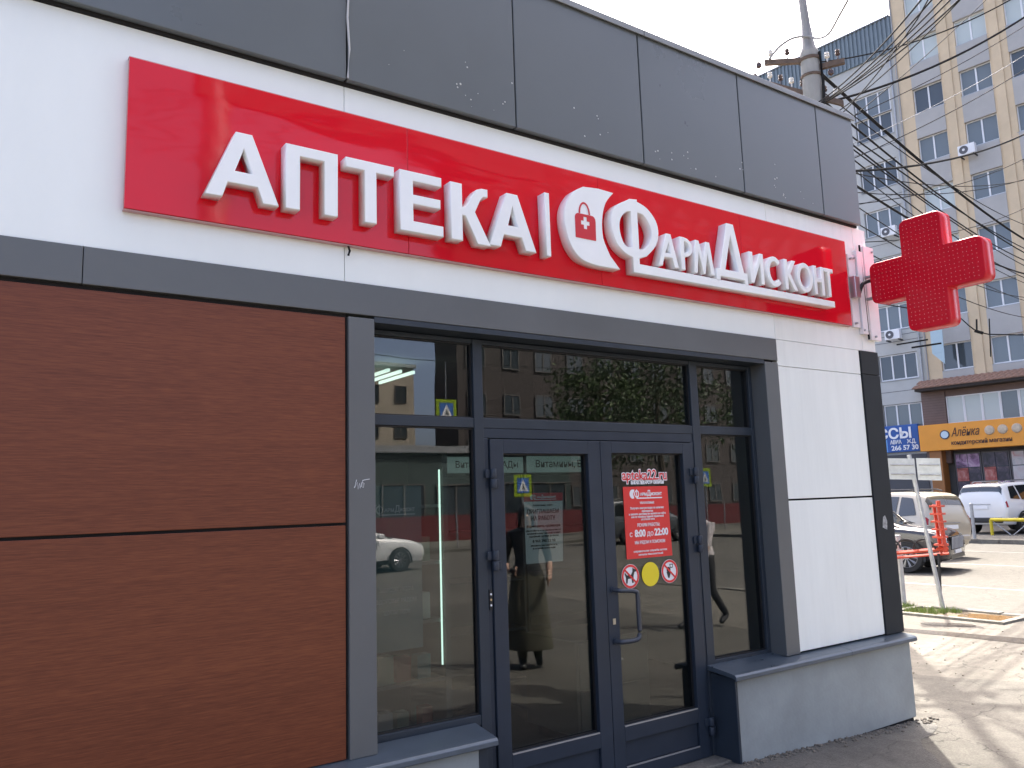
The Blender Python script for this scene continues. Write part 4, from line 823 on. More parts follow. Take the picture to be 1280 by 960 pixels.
# ------------------------------------------------------------------ cars
def cr1(p0, p1, p2, p3, t): return .5*((2*p1)+(p2-p0)*t+(2*p0-5*p1+4*p2-p3)*t*t+(3*p1-p0-3*p2+p3)*t**3)
class Car:
    """body lofted from stations (x, z_bottom, z_belt, z_top, w_bottom, w_belt, w_top); front is +x"""
    def __init__(s, st): s.st = st
    def sec(s, st):
        x, zb, zt, zr, wb, wm, wt = st
        return [(0, zb), (wb*.86, zb), (wb, zb+.10), (wm, zb+(zt-zb)*.55), (wm*.975, zt), (wt, zr-.055), (wt*.78, zr), (0, zr+.02)]
    def P(s, u, v, side=1):
        n = len(s.st); i = max(0, min(n-2, int(u))); t = u-i
        st = [s.st[max(0, min(n-1, i+k))] for k in (-1, 0, 1, 2)]
        c = tuple(cr1(st[0][j], st[1][j], st[2][j], st[3][j], t) for j in range(7)); pr = s.sec(c)
        m_ = len(pr); j = max(0, min(m_-2, int(v))); q = v-j
        a = [pr[max(0, min(m_-1, j+k))] for k in (-1, 0, 1, 2)]
        if j == 0: a[0] = (-pr[1][0], pr[1][1])
        if j == m_-2: a[3] = (-pr[m_-2][0], pr[m_-2][1])
        y = cr1(a[0][0], a[1][0], a[2][0], a[3][0], q); z = cr1(a[0][1], a[1][1], a[2][1], a[3][1], q)
        return Vector((c[0], side*max(0, y), z))
    def body(s, mt, parent, name='body'):
        n = len(s.st); NU, NV = (n-1)*5, 28; q = MB(); idx = {}
        for i in range(NU+1):
            for j in range(2*NV+1):
                v = j/NV*7; side = 1
                if v > 7: v = 14-v; side = -1
                if j == 2*NV: idx[i, j] = idx[i, 0]; continue
                idx[i, j] = len(q.v); q.v.append(tuple(s.P(i/5, v, side)))
        for i in range(NU):
            for j in range(2*NV): q.f.append((idx[i, j], idx[i+1, j], idx[i+1, j+1], idx[i, j+1])); q.mi.append(0)
        for i in (0, NU): q.f.append(tuple(idx[i, j] for j in range(2*NV))); q.mi.append(0)
        o = q.build(name, mt); 
        for p in o.data.polygons: p.use_smooth = True
        o.parent = parent; return o
    def patch(s, name, mt, parent, corners, side=1, off=.012, nu=8, nv=6, both=False):
        """corners: (u,v) of back-bottom, front-bottom, front-top, back-top"""
        q = MB(); (a, b, c, d) = [Vector(k) for k in corners]; sides = (1, -1) if both else (side,)
        for sd_ in sides:
            base = len(q.v)
            for j in range(nv+1):
                for i in range(nu+1):
                    uv = a.lerp(b, i/nu).lerp(d.lerp(c, i/nu), j/nv); e = .02
                    p = s.P(uv.x, uv.y, sd_); tu = s.P(uv.x+e, uv.y, sd_)-s.P(uv.x-e, uv.y, sd_); tv = s.P(uv.x, min(6.999, uv.y+e), sd_)-s.P(uv.x, max(.001, uv.y-e), sd_)
                    nn = tu.cross(tv); nn = nn.normalized() if nn.length > 1e-9 else Vector((0, 0, 1))
                    cen = Vector((p.x*.9, 0, .75))
                    if nn.dot(p-cen) < 0: nn = -nn
                    q.v.append(tuple(p+nn*off))
            for j in range(nv):
                for i in range(nu): w = base+j*(nu+1)+i; q.f.append((w, w+1, w+nu+2, w+nu+1)); q.mi.append(0)
        me = bpy.data.meshes.new(name); me.from_pydata(q.v, [], q.f); me.materials.append(mt)
        for p in me.polygons: p.use_smooth = True
        o = link(name, me); o.parent = parent; return o
def wheel(parent, x, y, r, w, side, spokes=10):
    o = link('wheel', MB().lathe((0, 0, 0), [(r*.66, -w/2), (r*.93, -w/2), (r, -w*.36), (r, w*.36), (r*.93, w/2), (r*.66, w/2)], 28, 'y').mesh('tyre', tyre_m)); o.location = (x, y, r); o.parent = parent
    q = MB(); ys = side*w*.50
    q.lathe((0, 0, 0), [(r*.68, ys*.98), (r*.64, ys*1.03), (r*.60, ys*.8)], 28, 'y')
    for k in range(spokes):
        a = 2*math.pi*k/spokes
        for da in (-.07, .07):
            q.tube([(r*.14*math.cos(a), ys*.92, r*.14*math.sin(a)), (r*.63*math.cos(a+da), ys*.98, r*.63*math.sin(a+da))], r*.035, 5)
    q.lathe((0, 0, 0), [(r*.16, ys*.8), (r*.16, ys*1.0), (r*.05, ys*1.03)], 12, 'y')
    b = q.build('rim', rim_m); b.parent = o
    d = MB().lathe((0, 0, 0), [(r*.62, ys*.55), (r*.62, ys*.6)], 20, 'y').build('brake_disc', black_m); d.parent = o
    return o
def arch(parent, x, y, r, side):
    n = 20; q = MB()
    for k in range(n):
        a0, a1 = math.pi*(-.08+1.16*k/n), math.pi*(-.08+1.16*(k+1)/n)
        f = lambda a, rr, yy: (x+rr*math.cos(a), yy, r+rr*math.sin(a))
        q.quad(f(a0, r*1.01, y), f(a1, r*1.01, y), f(a1, r*1.16, y+side*.012), f(a0, r*1.16, y+side*.012))
    o = q.build('wheel_arch', black_m); o.parent = parent
def cbox(name, mt, parent, *a, bev=.01):
    o = MB().box(*a).build(name, mt, None, bev); o.parent = parent; return o
def make_car(kind, name, label, paint, loc, rz):
    t = thing(name, label, 'car', loc, rz); blk = mat('car_trim_black', (.018, .018, .02), .35)
    if kind == 'crossover':
        st = [(-2.28, .50, .86, .92, .55, .76, .58), (-2.20, .34, .94, 1.16, .72, .86, .64), (-1.85, .27, 1.00, 1.48, .82, .915, .62), (-1.2, .24, 1.01, 1.645, .86, .925, .615), (-.2, .23, .99, 1.675, .87, .93, .61), (.42, .23, .98, 1.60, .87, .93, .61), (1.02, .23, .975, 1.17, .87, .925, .66), (1.35, .24, .965, 1.04, .87, .92, .70), (1.85, .26, .90, .985, .85, .90, .70), (2.16, .27, .80, .90, .79, .84, .64), (2.27, .33, .66, .74, .64, .72, .54)]
        wb, wr, wx = (-1.34, 1.42), .355, .83
    elif kind == 'mpv':
        st = [(-2.36, .52, .90, .98, .60, .78, .60), (-2.31, .36, 1.02, 1.36, .76, .88, .66), (-2.12, .30, 1.05, 1.68, .83, .92, .67), (-1.4, .27, 1.05, 1.765, .87, .93, .68), (-.2, .25, 1.03, 1.78, .88, .935, .67), (.55, .25, 1.01, 1.70, .88, .93, .65), (1.30, .25, .99, 1.26, .87, .92, .66), (1.65, .26, .97, 1.06, .86, .91, .70), (2.05, .28, .90, .97, .83, .88, .68), (2.30, .30, .75, .84, .72, .80, .60), (2.38, .36, .62, .68, .60, .68, .5)]
        wb, wr, wx = (-1.45, 1.45), .335, .83
    elif kind == 'suv':
        st = [(-2.42, .55, 1.02, 1.10, .66, .84, .66), (-2.38, .40, 1.12, 1.50, .80, .92, .72), (-2.22, .34, 1.15, 1.78, .87, .955, .71), (-1.4, .32, 1.15, 1.845, .90, .965, .71), (-.2, .30, 1.13, 1.86, .91, .97, .70), (.45, .30, 1.12, 1.79, .91, .97, .69), (1.05, .30, 1.11, 1.34, .90, .965, .72), (1.40, .31, 1.10, 1.19, .90, .96, .78), (2.0, .33, 1.06, 1.13, .88, .94, .78), (2.32, .36, .94, 1.03, .80, .88, .72), (2.42, .42, .80, .86, .68, .76, .6)]
        wb, wr, wx = (-1.42, 1.45), .385, .85
    else:
        st = [(-2.30, .46, .84, .90, .55, .74, .60), (-2.22, .32, .92, 1.02, .70, .84, .68), (-1.75, .25, .94, 1.08, .80, .89, .66), (-1.15, .22, .94, 1.36, .83, .90, .58), (-.3, .21, .93, 1.455, .85, .905, .57), (.35, .21, .92, 1.38, .85, .905, .57), (.98, .21, .91, 1.06, .85, .90, .64), (1.35, .22, .88, .955, .84, .89, .68), (1.85, .24, .80, .87, .82, .87, .67), (2.16, .26, .68, .77, .74, .80, .60), (2.28, .32, .56, .62, .6, .66, .5)]
        wb, wr, wx = (-1.32, 1.38), .325, .80
    c = Car(st); c.body(paint, t)
    n = len(st)-1
    # glasshouse
    for sd_ in (1, -1):
        c.patch('side_window', car_glass, t, ((3.05, 4.14), (4.0, 4.14), (4.0, 4.90), (3.0, 4.90)), sd_); c.patch('side_window', car_glass, t, ((4.07, 4.14), (5.75, 4.14), (5.0, 4.90), (4.07, 4.90)), sd_)
        c.patch('side_window', car_glass, t, ((2.25, 4.22), (2.95, 4.16), (2.92, 4.90), (2.5, 4.86)), sd_)
        c.patch('side_skirt', blk, t, ((2.9, 1.3), (6.6, 1.3), (6.6, 2.15), (2.9, 2.15)), sd_, .008)
    c.patch('windscreen', car_glass, t, ((6.72, 5.05), (5.12, 5.05), (5.12, 6.995), (6.72, 6.995)), both=True)
    if kind != 'sedan': c.patch('rear_window', car_glass if kind == 'suv' else mat('rear_glass_reflection', (.10, .085, .06), .08, spec=.7), t, ((1.12, 4.75), (1.85, 4.85), (1.85, 6.995), (1.12, 6.995)), both=True)  # beige reflection is put into the rear glass colour
    else: c.patch('rear_window', car_glass, t, ((2.1, 5.05), (2.95, 5.05), (2.95, 6.995), (2.1, 6.995)), both=True)
    for x in wb:
        for sd_ in (1, -1):
            y = sd_*(st[4][5]-.10); wheel(t, x, y, wr, .23, sd_); arch(t, x, sd_*(st[4][5]+.008), wr, sd_)
    for sd_ in (1, -1):
        q = MB(); q.box(.62, .82, sd_*.95 if sd_ > 0 else -1.10, 1.10 if sd_ > 0 else sd_*.95, st[4][2]+.02, st[4][2]+.17); o = q.build('mirror', paint, None, .04); o.parent = t
        c.patch('door_handle', rim_m, t, ((4.55, 3.72), (4.8, 3.72), (4.8, 3.80), (4.55, 3.80)), sd_, .02, 3, 2); c.patch('door_handle', rim_m, t, ((3.25, 3.72), (3.5, 3.72), (3.5, 3.80), (3.25, 3.80)), sd_, .02, 3, 2)
    lamp = mat('headlamp', (.62, .64, .66), .1, spec=.8); tl = mat('tail_lamp', (.30, .012, .015), .15)
    for sd_ in (1, -1):
        c.patch('headlight', lamp, t, ((n-1.25, 3.9), (n-.45, 3.7), (n-.6, 4.5), (n-1.5, 4.5)), sd_, .014)
        if kind == 'mpv': c.patch('tail_light', tl, t, ((.75, 3.3), (1.5, 3.55), (1.5, 4.2), (.9, 4.2)), sd_, .014)
        elif kind == 'suv': c.patch('tail_light', tl, t, ((.75, 3.55), (1.55, 3.55), (1.5, 4.15), (.85, 4.15)), sd_, .014)
        else: c.patch('tail_light', tl, t, ((.75, 3.6), (1.5, 3.6), (1.4, 4.1), (.85, 4.1)), sd_, .014)
    xf = st[-1][0]; xr = st[0][0]
    if kind == 'crossover':
        cbox('grille', mat('grille_black', (.008, .008, .008), .8, spec=.1), t, xf-.10, xf+.012, -.56, .56, .50, .80, bev=.02)
        for k in range(9):
            y = -.54+.115*k; q = MB(); q.v = [(xf+.014, y, .52), (xf+.014, y+.045, .52), (xf+.014, y+.145, .78), (xf+.014, y+.100, .78), (xf+.024, y, .52), (xf+.024, y+.045, .52), (xf+.024, y+.145, .78), (xf+.024, y+.100, .78)]
            q.f = [(0, 1, 2, 3), (4, 7, 6, 5), (0, 4, 5, 1), (1, 5, 6, 2), (2, 6, 7, 3), (3, 7, 4, 0)]; q.mi = [0]*6; o = q.build('grille_slat', mat('grille_chrome', (.42, .42, .43), .3)); o.parent = t
        cbox('lower_intake', blk, t, xf-.20, xf+.004, -.60, .60, .30, .40); cbox('number_plate', white_p, t, xf-.02, xf+.020, -.26, .26, .41, .49, bev=.003)
    if kind in ('mpv', 'suv'):
        cbox('number_plate', white_p, t, xr-.03, xr+.06, -.26, .26, .78 if kind == 'mpv' else .92, .89 if kind == 'mpv' else 1.03, bev=.003)
        cbox('bumper', blk if kind == 'suv' else paint, t, xr-.03, xr+.25, -.74, .74, .42, .62, bev=.05)
        cbox('badge_strip', rim_m, t, xr-.025, xr+.1, -.36, .36, .93 if kind == 'mpv' else 1.08, .955 if kind == 'mpv' else 1.10, bev=.004)
        for sd_ in (1, -1): o = MB().tube([(-1.8, sd_*.58, st[3][3]+.04), (-1.6, sd_*.60, st[3][3]+.09), (.1, sd_*.60, st[4][3]+.09), (.3, sd_*.58, st[4][3]+.03)], .02, 6).build('roof_rail', rim_m if kind == 'suv' else blk); o.parent = t
    return t
paint_black = mat('paint_black', (.030, .027, .030), .20, coat=.8); paint_champ = mat('paint_champagne', (.50, .44, .34), .28, metal=.25, coat=.6); paint_white = mat('paint_white', (.78, .78, .77), .25, coat=.6)
make_car('crossover', 'dark_car', 'black crossover with slanted grille driving out behind the sign pole', paint_black, (18.63, 8.30, ROAD), R_(-90+14))
make_car('mpv', 'champagne_van', 'champagne family van seen from behind beyond the black crossover', paint_champ, (22.63, 10.15, ROAD), R_(90-8))
make_car('suv', 'white_suv', 'white off-road car parked with its rear to the street beside the yellow railing', paint_white, (33.9, 11.3, -.03), R_(-3))
make_car('suv', 'white_suv', 'second white car parked at the far right edge beyond the yellow railing', paint_white, (34.3, 8.3, -.03), R_(-2))

# ------------------------------------------------------------------ street furniture by the kerb
sp = thing('sign_post', 'leaning grey post carrying two sign plates seen from behind', 'sign', (12.23, 2.81, -.07))
MB().tube([(12.23, 2.81, -.07), (12.10, 3.03, 2.26)], .032, 10).build('post', steel_m, sp, 0, True)
plate_m = mat('plate_back', (.44, .46, .46), .55, metal=.2, noise=.14, nscale=8); plate_f = mat('plate_front', (.05, .15, .45), .5)
def plate(a, b, zt, zb):
    a, b = Vector(a), Vector(b); d = (b-a).normalized(); nrm = Vector((-d.y, d.x, 0)); nrm = nrm if nrm.x < 0 else -nrm
    for (th, mt, nm) in ((0, plate_m, 'sign_plate'),):
        q = MB(); pts = []
        for off in (0, .004):
            for p, z in ((a, zb), (b, zb-.02), (b, zt-.02), (a, zt)): q.v.append((p.x-nrm.x*off, p.y-nrm.y*off, z))
        q.f = [(0, 1, 2, 3), (7, 6, 5, 4), (0, 4, 5, 1), (1, 5, 6, 2), (2, 6, 7, 3), (3, 7, 4, 0)]; q.mi = [0]*6; q.build(nm, mt, sp)
    for z in (zt-.10, zb+.08):
        MB().tube([tuple(a.lerp(b, .1)+nrm*.012+Vector((0, 0, z))-Vector((0, 0, a.z))), tuple(a.lerp(b, .95)+nrm*.012+Vector((0, 0, z-.015))-Vector((0, 0, a.z)))], .011, 5).build('plate_rib', steel_m, sp)
plate((11.81, 3.22, 0), (12.06, 2.93, 0), 2.215, 1.895); plate((12.075, 2.91, 0), (12.21, 2.62, 0), 2.20, 1.87)
gp = thing('bollard_post', 'short light grey post at the kerb beside the shop corner', 'post', (12.90, 3.84, ROAD))
bx('post', mat('pale_post', (.42, .43, .42), .6, noise=.12, nscale=9), 12.85, 12.95, 3.79, 3.89, ROAD, .98, gp, .01); bx('cap', steel_m, 12.845, 12.955, 3.785, 3.895, .982, .995, gp, .004)
rk = thing('red_rack', 'red steel rack with upright and black hoops by the kerb', 'rack', (12.8, 3.4, ROAD)); redst = mat('red_steel', (.50, .055, .025), .45, noise=.2, nscale=12)
def beam(a, b, w, nm, mt=redst, n=4): MB().tube([a, b], w, n).build(nm, mt, rk)
beam((12.45, 4.30, .66), (12.94, 3.02, .80), .030, 'rail'); beam((12.60, 4.34, .58), (13.02, 3.06, .72), .022, 'rail')
beam((12.92, 3.06, .74), (12.89, 3.08, 1.54), .038, 'upright'); beam((12.97, 3.16, .74), (12.94, 3.18, 1.48), .03, 'upright')
for k in range(6): bx('lug', redst, 12.85, 12.99, 3.03, 3.21, .84+.12*k, .87+.12*k, rk)
beam((12.47, 4.25, ROAD), (12.47, 4.25, .66), .04, 'leg'); beam((12.62, 4.28, ROAD), (12.62, 4.28, .60), .04, 'leg'); beam((12.88, 3.20, ROAD), (12.90, 3.16, .72), .02, 'leg', black_m)
for k in range(4):
    c = Vector((12.56+.09*k, 4.05-.235*k, .82)); MB().tube([tuple(c+Vector((.09*math.cos(a)*.4, -.16*math.cos(a), .15*math.sin(a)-.03))) for a in [math.pi*i/9 for i in range(10)]], .016, 6).build('hoop', black_m, rk, 0, True)
ps = thing('far_post', 'thin grey post standing in front of the parked white car', 'post', (28.75, 10.42, -.03)); MB().tube([(28.75, 10.42, -.03), (28.75, 10.42, 1.14)], .055, 10).build('post', steel_m, ps, 0, True); MB().tube([(28.75, 10.42, 1.14), (28.75, 10.42, 1.18)], [.06, .03], 10).build('cap', steel_m, ps)
yf = thing('yellow_railing', 'low yellow parking railing with zigzag braces at the right edge', 'fence', (31.0, 10.9, -.03)); yel = mat('yellow_paint', (.60, .47, .02), .5, noise=.12, nscale=6)
A0, A1 = Vector((31.1, 10.95, 0)), Vector((30.4, 4.0, 0))
MB().tube([(A0.x, A0.y, .52), (A1.x, A1.y, .52)], .06, 8).build('top_rail', yel, yf, 0, True)
for k in range(6):
    p = A0.lerp(A1, k/5); MB().tube([(p.x, p.y, -.03), (p.x, p.y, .52)], .055 if k == 0 else .03, 8).build('railing_post', yel if k == 0 else steel_m, yf, 0, True)
for k in range(10):
    a, b = A0.lerp(A1, k/10+.01), A0.lerp(A1, (k+1)/10-.005); z0, z1 = (.46, .0) if k % 2 == 0 else (.0, .46); MB().tube([(a.x, a.y, z0), (b.x, b.y, z1)], .018, 6).build('brace', steel_m, yf)

# ------------------------------------------------------------------ the street behind the camera, mirrored in the glass and the red board
def far_block(name, label, loc, w, d, h, cols_, rows_, wallm, ww, wh, rz=0., z0=1.2):
    t = thing(name, label, 'building', loc, rz)
    def c(o): o.parent = t; return o
    c(MB().box(0, w, -d, 0, 0, h).build('wall', wallm)); c(MB().box(-.2, w+.2, -d-.2, .2, h+.002, h+.35).build('roof', steel_m))
    fm = MB(); fm.box(0, ww, 0, .05, 0, wh); me = fm.mesh('window', bglass[0]); fr = MB(); tt = .07
    for a in ((0, ww, 0, tt), (0, ww, wh-tt, wh), (0, tt, tt, wh-tt), (ww-tt, ww, tt, wh-tt), (ww/2-.04, ww/2+.04, tt, wh-tt)): fr.box(a[0], a[1], .052, .09, a[2], a[3])
    fme = fr.mesh('frame', mat('dull_frame', (.14, .13, .12), .6)); sx = w/cols_; sz = (h-z0)/rows_
    for i in range(cols_):
        for j in range(rows_):
            o = link('window', me); o.location = (i*sx+(sx-ww)/2, .002, z0+j*sz); o.parent = t; f = link('frame', fme); f.parent = o
    return t
far_block('dark_tower', 'tall dark brown block across the main road behind the camera', (27.6, -42, -.04), 46, 3, 30, 16, 9, mat('dark_brick', (.062, .050, .046), .85, noise=.15, nscale=.6), 1.5, 1.5)
far_block('beige_house', 'pale beige low rise house far across the main road behind the camera', (4, -64, -.04), 32, 12, 14.5, 11, 4, mat('pale_plaster', (.46, .40, .32), .85, noise=.1, nscale=.5), 1.3, 1.6)
far_block('shop_row', 'long low dark green shop pavilion across the main road behind the camera', (2, -31, -.04), 26, 8, 4.2, 9, 1, mat('pavilion_green', (.06, .085, .080), .6, noise=.1, nscale=1), 2.2, 2.2, z0=.5)
far_block('grey_house', 'grey panel house far left across the main road behind the camera', (-40, -46, -.04), 34, 12, 17, 12, 6, mat('panel_grey', (.30, .30, .30), .85, noise=.1, nscale=.5), 1.4, 1.5)
bb = thing('billboard', 'large dark advertising hoarding on a steel column behind the camera', 'billboard', (3.2, -8.2, .05))
MB().tube([(3.0, -8.2, .0), (3.0, -8.2, 8.2)], .22, 12).build('column', steel_m, bb, 0, True); bx('panel', mat('hoarding_dark', (.045, .045, .05), .6), 2.7, 9.0, -8.3, -8.0, 7.75, 10.9, bb, .02); bx('beam', steel_m, 2.75, 8.8, -8.45, -8.31, 7.9, 8.2, bb)
make_car('sedan', 'white_sedan', 'white saloon car on the main road mirrored in the left window', paint_white, (9.4, -18.2, ROAD), 0)
make_car('mpv', 'grey_van', 'dark grey van parked far along the main road behind the camera', mat('paint_grey', (.09, .10, .11), .25, coat=.6), (24, -21.5, ROAD), 0)
rb = thing('red_banner_fence', 'red banner stretched along the railing across the main road', 'fence', (16, -24.6, -.04)); rbm = mat('red_banner', (.13, .022, .024), .6, noise=.1, nscale=1)
for k in range(8):
    x = 5+4.0*k; bx('banner_panel', rbm, x+.05, x+3.95, -24.63, -24.60, .25, 1.25, rb); MB().tube([(x, -24.6, -.04), (x, -24.6, 1.4)], .03, 6).build('post', steel_m, rb)
def crossing(x, y, z, label, post=True):
    t = thing('crossing_sign', label, 'sign', (x, y, -.04), 0, 'pedestrian crossing signs')
    s_ = .45; lime = mat('lime_reflective', (.28, .40, .02), .4)
    extr('backing', [[(x-s_, z-s_), (x+s_, z-s_), (x+s_, z+s_), (x-s_, z+s_)]], y, y+.02, lime, t)
    for o_ in ():
        pass
    me = MB(); k = s_*.68; me.box(x-k, x+k, y+.021, y+.027, z-k, z+k); me.build('blue_field', plate_f, t)
    q = MB(); q.v = [(x-k*.8, y+.029, z-k*.75), (x+k*.8, y+.029, z-k*.75), (x, y+.029, z+k*.8)]; q.f = [(0, 1, 2)]; q.mi = [0]; q.build('white_triangle', white_p, t)
    q = MB(); q.tube([(x-.06, y+.034, z-.18), (x, y+.034, z-.04), (x+.01, y+.034, z+.06)], .02, 5); q.build('walking_figure', black_p, t); MB().tube([(x+.07, y+.034, z-.18), (x+.005, y+.034, z-.04)], .02, 5).build('walking_figure', black_p, t)
    if post: MB().tube([(x, y-.04, -.04), (x, y-.04, z+s_)], .04, 8).build('post', steel_m, t)
    else: MB().tube([(x, y-.02, z+s_), (x, y-.02, z+s_+1.5)], .02, 6).build('hanger', steel_m, t); MB().tube([(x-14, y-.02, z+s_+1.8), (x, y-.02, z+s_+1.5), (x+16, y-.02, z+s_+1.9)], .015, 5).build('span_wire', wire_m, t)
crossing(20.2, -24.4, 2.35, 'lime edged crossing sign mirrored in the left-hand door'); crossing(31.5, -24.4, 2.6, 'lime edged crossing sign mirrored in the right-hand side window'); crossing(16.3, -24.0, 5.4, 'lime edged crossing sign hung over the road and mirrored in the upper left pane', False)
bark = mat('bark', (.09, .07, .05), .9, noise=.3, nscale=10); leaf_m = [mat('leaf_dark', (.030, .055, .014), .6, noise=.35, nscale=2), mat('leaf_light', (.060, .095, .022), .6, noise=.35, nscale=2)]
def tree(x, y, h, r, label):
    t = thing('street_tree', label, 'tree', (x, y, -.05), 0, 'trees along the main road')
    q = MB(); q.tube([(x, y, -.1), (x+.1, y, h*.3), (x-.05, y+.1, h*.6), (x, y, h*.9)], [.22, .18, .11, .03], 8); cl = []
    for k in range(9):
        a = 2.4*k+random.uniform(-.3, .3); z = h*(.35+.055*k); l = r*random.uniform(.6, .95)*(1-.05*k); e = Vector((x+l*math.cos(a), y+l*math.sin(a), z+l*.6)); q.tube([(x, y, z), tuple(Vector((x, y, z)).lerp(e, .5)+Vector((0, 0, .15))), tuple(e)], [.08, .05, .015], 6); cl += [e, Vector((x, y, z)).lerp(e, .6)]
    q.build('trunk', bark, t)
    b = MB()
    for c in cl+[Vector((x, y, h*.92)), Vector((x, y, h*.8))]:
        for _ in range(6):
            cc = c+Vector((random.gauss(0, 1), random.gauss(0, 1), random.gauss(0, .7)))*r*.26; k_ = random.random() < .4
            for _ in range(34):
                p = cc+Vector((random.gauss(0, 1), random.gauss(0, 1), random.gauss(0, .8)))*r*.13; s_ = random.uniform(.07, .15); u = Vector((random.gauss(0, 1), random.gauss(0, 1), random.gauss(0, 1))).normalized(); v = u.orthogonal().normalized()
                b.quad(p-u*s_, p-v*s_*.5, p+u*s_, p+v*s_*.5, 1 if k_ else 0)
    me = bpy.data.meshes.new('crown'); me.from_pydata(b.v, [], b.f); [me.materials.append(k) for k in leaf_m]; me.polygons.foreach_set('material_index', b.mi); link('crown', me, t)
for i, (x, y, h, r) in enumerate(((27, -27, 9, 2.8), (33, -29, 11, 3.2), (39, -26.5, 9.5, 2.9), (45, -28, 10, 3.0), (52, -27, 11, 3.2), (-8, -27, 9, 2.8))):
    tree(x, y, h, r, ['first', 'second', 'third', 'fourth', 'fifth', 'leftmost'][i] + ' leafy street tree along the main road behind the camera')

# ------------------------------------------------------------------ people on the pavement, mirrored in the doors
skin = mat('skin', (.48, .30, .22), .55)
def person(label, loc, rz, J, edges, rad, zones, extras=None):
    t = thing('person', label, 'person', loc, rz)
    names = list(J); me = bpy.data.meshes.new('body'); me.from_pydata([J[k] for k in names], [(names.index(a), names.index(b)) for a, b in edges], [])
    ob = bpy.data.objects.new('body', me); COL.objects.link(ob)
    sk = ob.modifiers.new('skin', 'SKIN'); sb = ob.modifiers.new('sub', 'SUBSURF'); sb.levels = 2; sb.render_levels = 2
    if not me.skin_vertices: 
        bpy.context.view_layer.objects.active = ob
    for i, k in enumerate(names): me.skin_vertices[0].data[i].radius = rad[k]; me.skin_vertices[0].data[i].use_root = (k == 'pelvis')
    dg = bpy.context.evaluated_depsgraph_get(); m2 = bpy.data.meshes.new_from_object(ob.evaluated_get(dg)); bpy.data.objects.remove(ob)
    ms = []; m2.materials.clear()
    for p in m2.polygons:
        p.use_smooth = True; mt = zones(p.center)
        if mt not in ms: ms.append(mt); m2.materials.append(mt)
        p.material_index = ms.index(mt)
    b = link('body', m2); b.parent = t
    return t
E_ = [('pelvis', 'waist'), ('waist', 'chest'), ('chest', 'neck'), ('neck', 'jaw'), ('jaw', 'head'), ('head', 'crown'), ('chest', 'shl'), ('chest', 'shr'), ('shl', 'ell'), ('ell', 'wrl'), ('wrl', 'hal'), ('shr', 'elr'), ('elr', 'wrr'), ('wrr', 'har'), ('pelvis', 'hil'), ('pelvis', 'hir'), ('hil', 'knl'), ('knl', 'anl'), ('anl', 'tol'), ('hir', 'knr'), ('knr', 'anr'), ('anr', 'tor')]
def joints(stride, arm_l, arm_r):
    J = dict(pelvis=(0, 0, .95), waist=(0, 0, 1.10), chest=(.01, 0, 1.34), neck=(.02, 0, 1.46), jaw=(.05, 0, 1.53), head=(.05, 0, 1.61), crown=(.03, 0, 1.68), shl=(0, .17, 1.38), shr=(0, -.17, 1.38), hil=(0, .09, .90), hir=(0, -.09, .90))
    J.update(ell=arm_l[0], wrl=arm_l[1], hal=arm_l[2], elr=arm_r[0], wrr=arm_r[1], har=arm_r[2])
    s = stride; J.update(knl=(s*.5+.03, .09, .50), anl=(s, .09, .09), tol=(s+.16, .10, .03), knr=(-s*.25+.03, -.09, .50), anr=(-s*1.0, -.09, .09+s*.2), tor=(-s+.14, -.10, .03+s*.05)); return J
RAD = dict(pelvis=(.15, .11), waist=(.14, .10), chest=(.17, .11), neck=(.055, .055), jaw=(.065, .07), head=(.078, .09), crown=(.06, .07), shl=(.065, .065), shr=(.065, .065), ell=(.045, .045), elr=(.045, .045), wrl=(.032, .032), wrr=(.032, .032), hal=(.03, .04), har=(.03, .04), hil=(.095, .095), hir=(.095, .095), knl=(.06, .06), knr=(.06, .06), anl=(.045, .045), anr=(.045, .045), tol=(.03, .04), tor=(.03, .04))
dk = mat('dark_cloth', (.03, .03, .034), .85); lt = mat('pale_blouse', (.50, .46, .46), .8); hairm = mat('grey_hair', (.32, .30, .28), .7); olive_c = mat('olive_cloth', (.09, .085, .06), .85); shoe = mat('shoe', (.02, .02, .02), .5)
def zone(top, bottom, hair):
    def f(c):
        if c.z > 1.60 and c.x < .09 or c.z > 1.685: return hair
        if c.z > 1.465: return skin
        if c.z < .10: return shoe
        if c.z > .97: return skin if (abs(c.y) > .2 and c.z < 1.10) else top
        return skin if abs(c.y) > .215 and c.z > .6 else bottom
    return f
def face(t):
    for nm, mt, pts in (('nose', skin, [((.135, 0, 1.60), .014), ((.152, 0, 1.575), .018)]),): MB().tube([p for p, _ in pts], [r for _, r in pts], 6).build(nm, mt).parent = t
    for s_ in (1, -1):
        MB().lathe((.122, s_*.032, 1.607), [(.004, -.006), (.011, 0), (.004, .006)], 8, 'x').build('eye', mat('eye_white', (.05, .04, .04), .2)).parent = t; MB().lathe((.035, s_*.082, 1.59), [(.006, -.006), (.017, 0), (.006, .006)], 8, 'y').build('ear', skin).parent = t
    MB().tube([(.125, -.025, 1.543), (.133, 0, 1.541), (.125, .025, 1.543)], .007, 5).build('mouth', mat('lips', (.40, .16, .14), .5)).parent = t
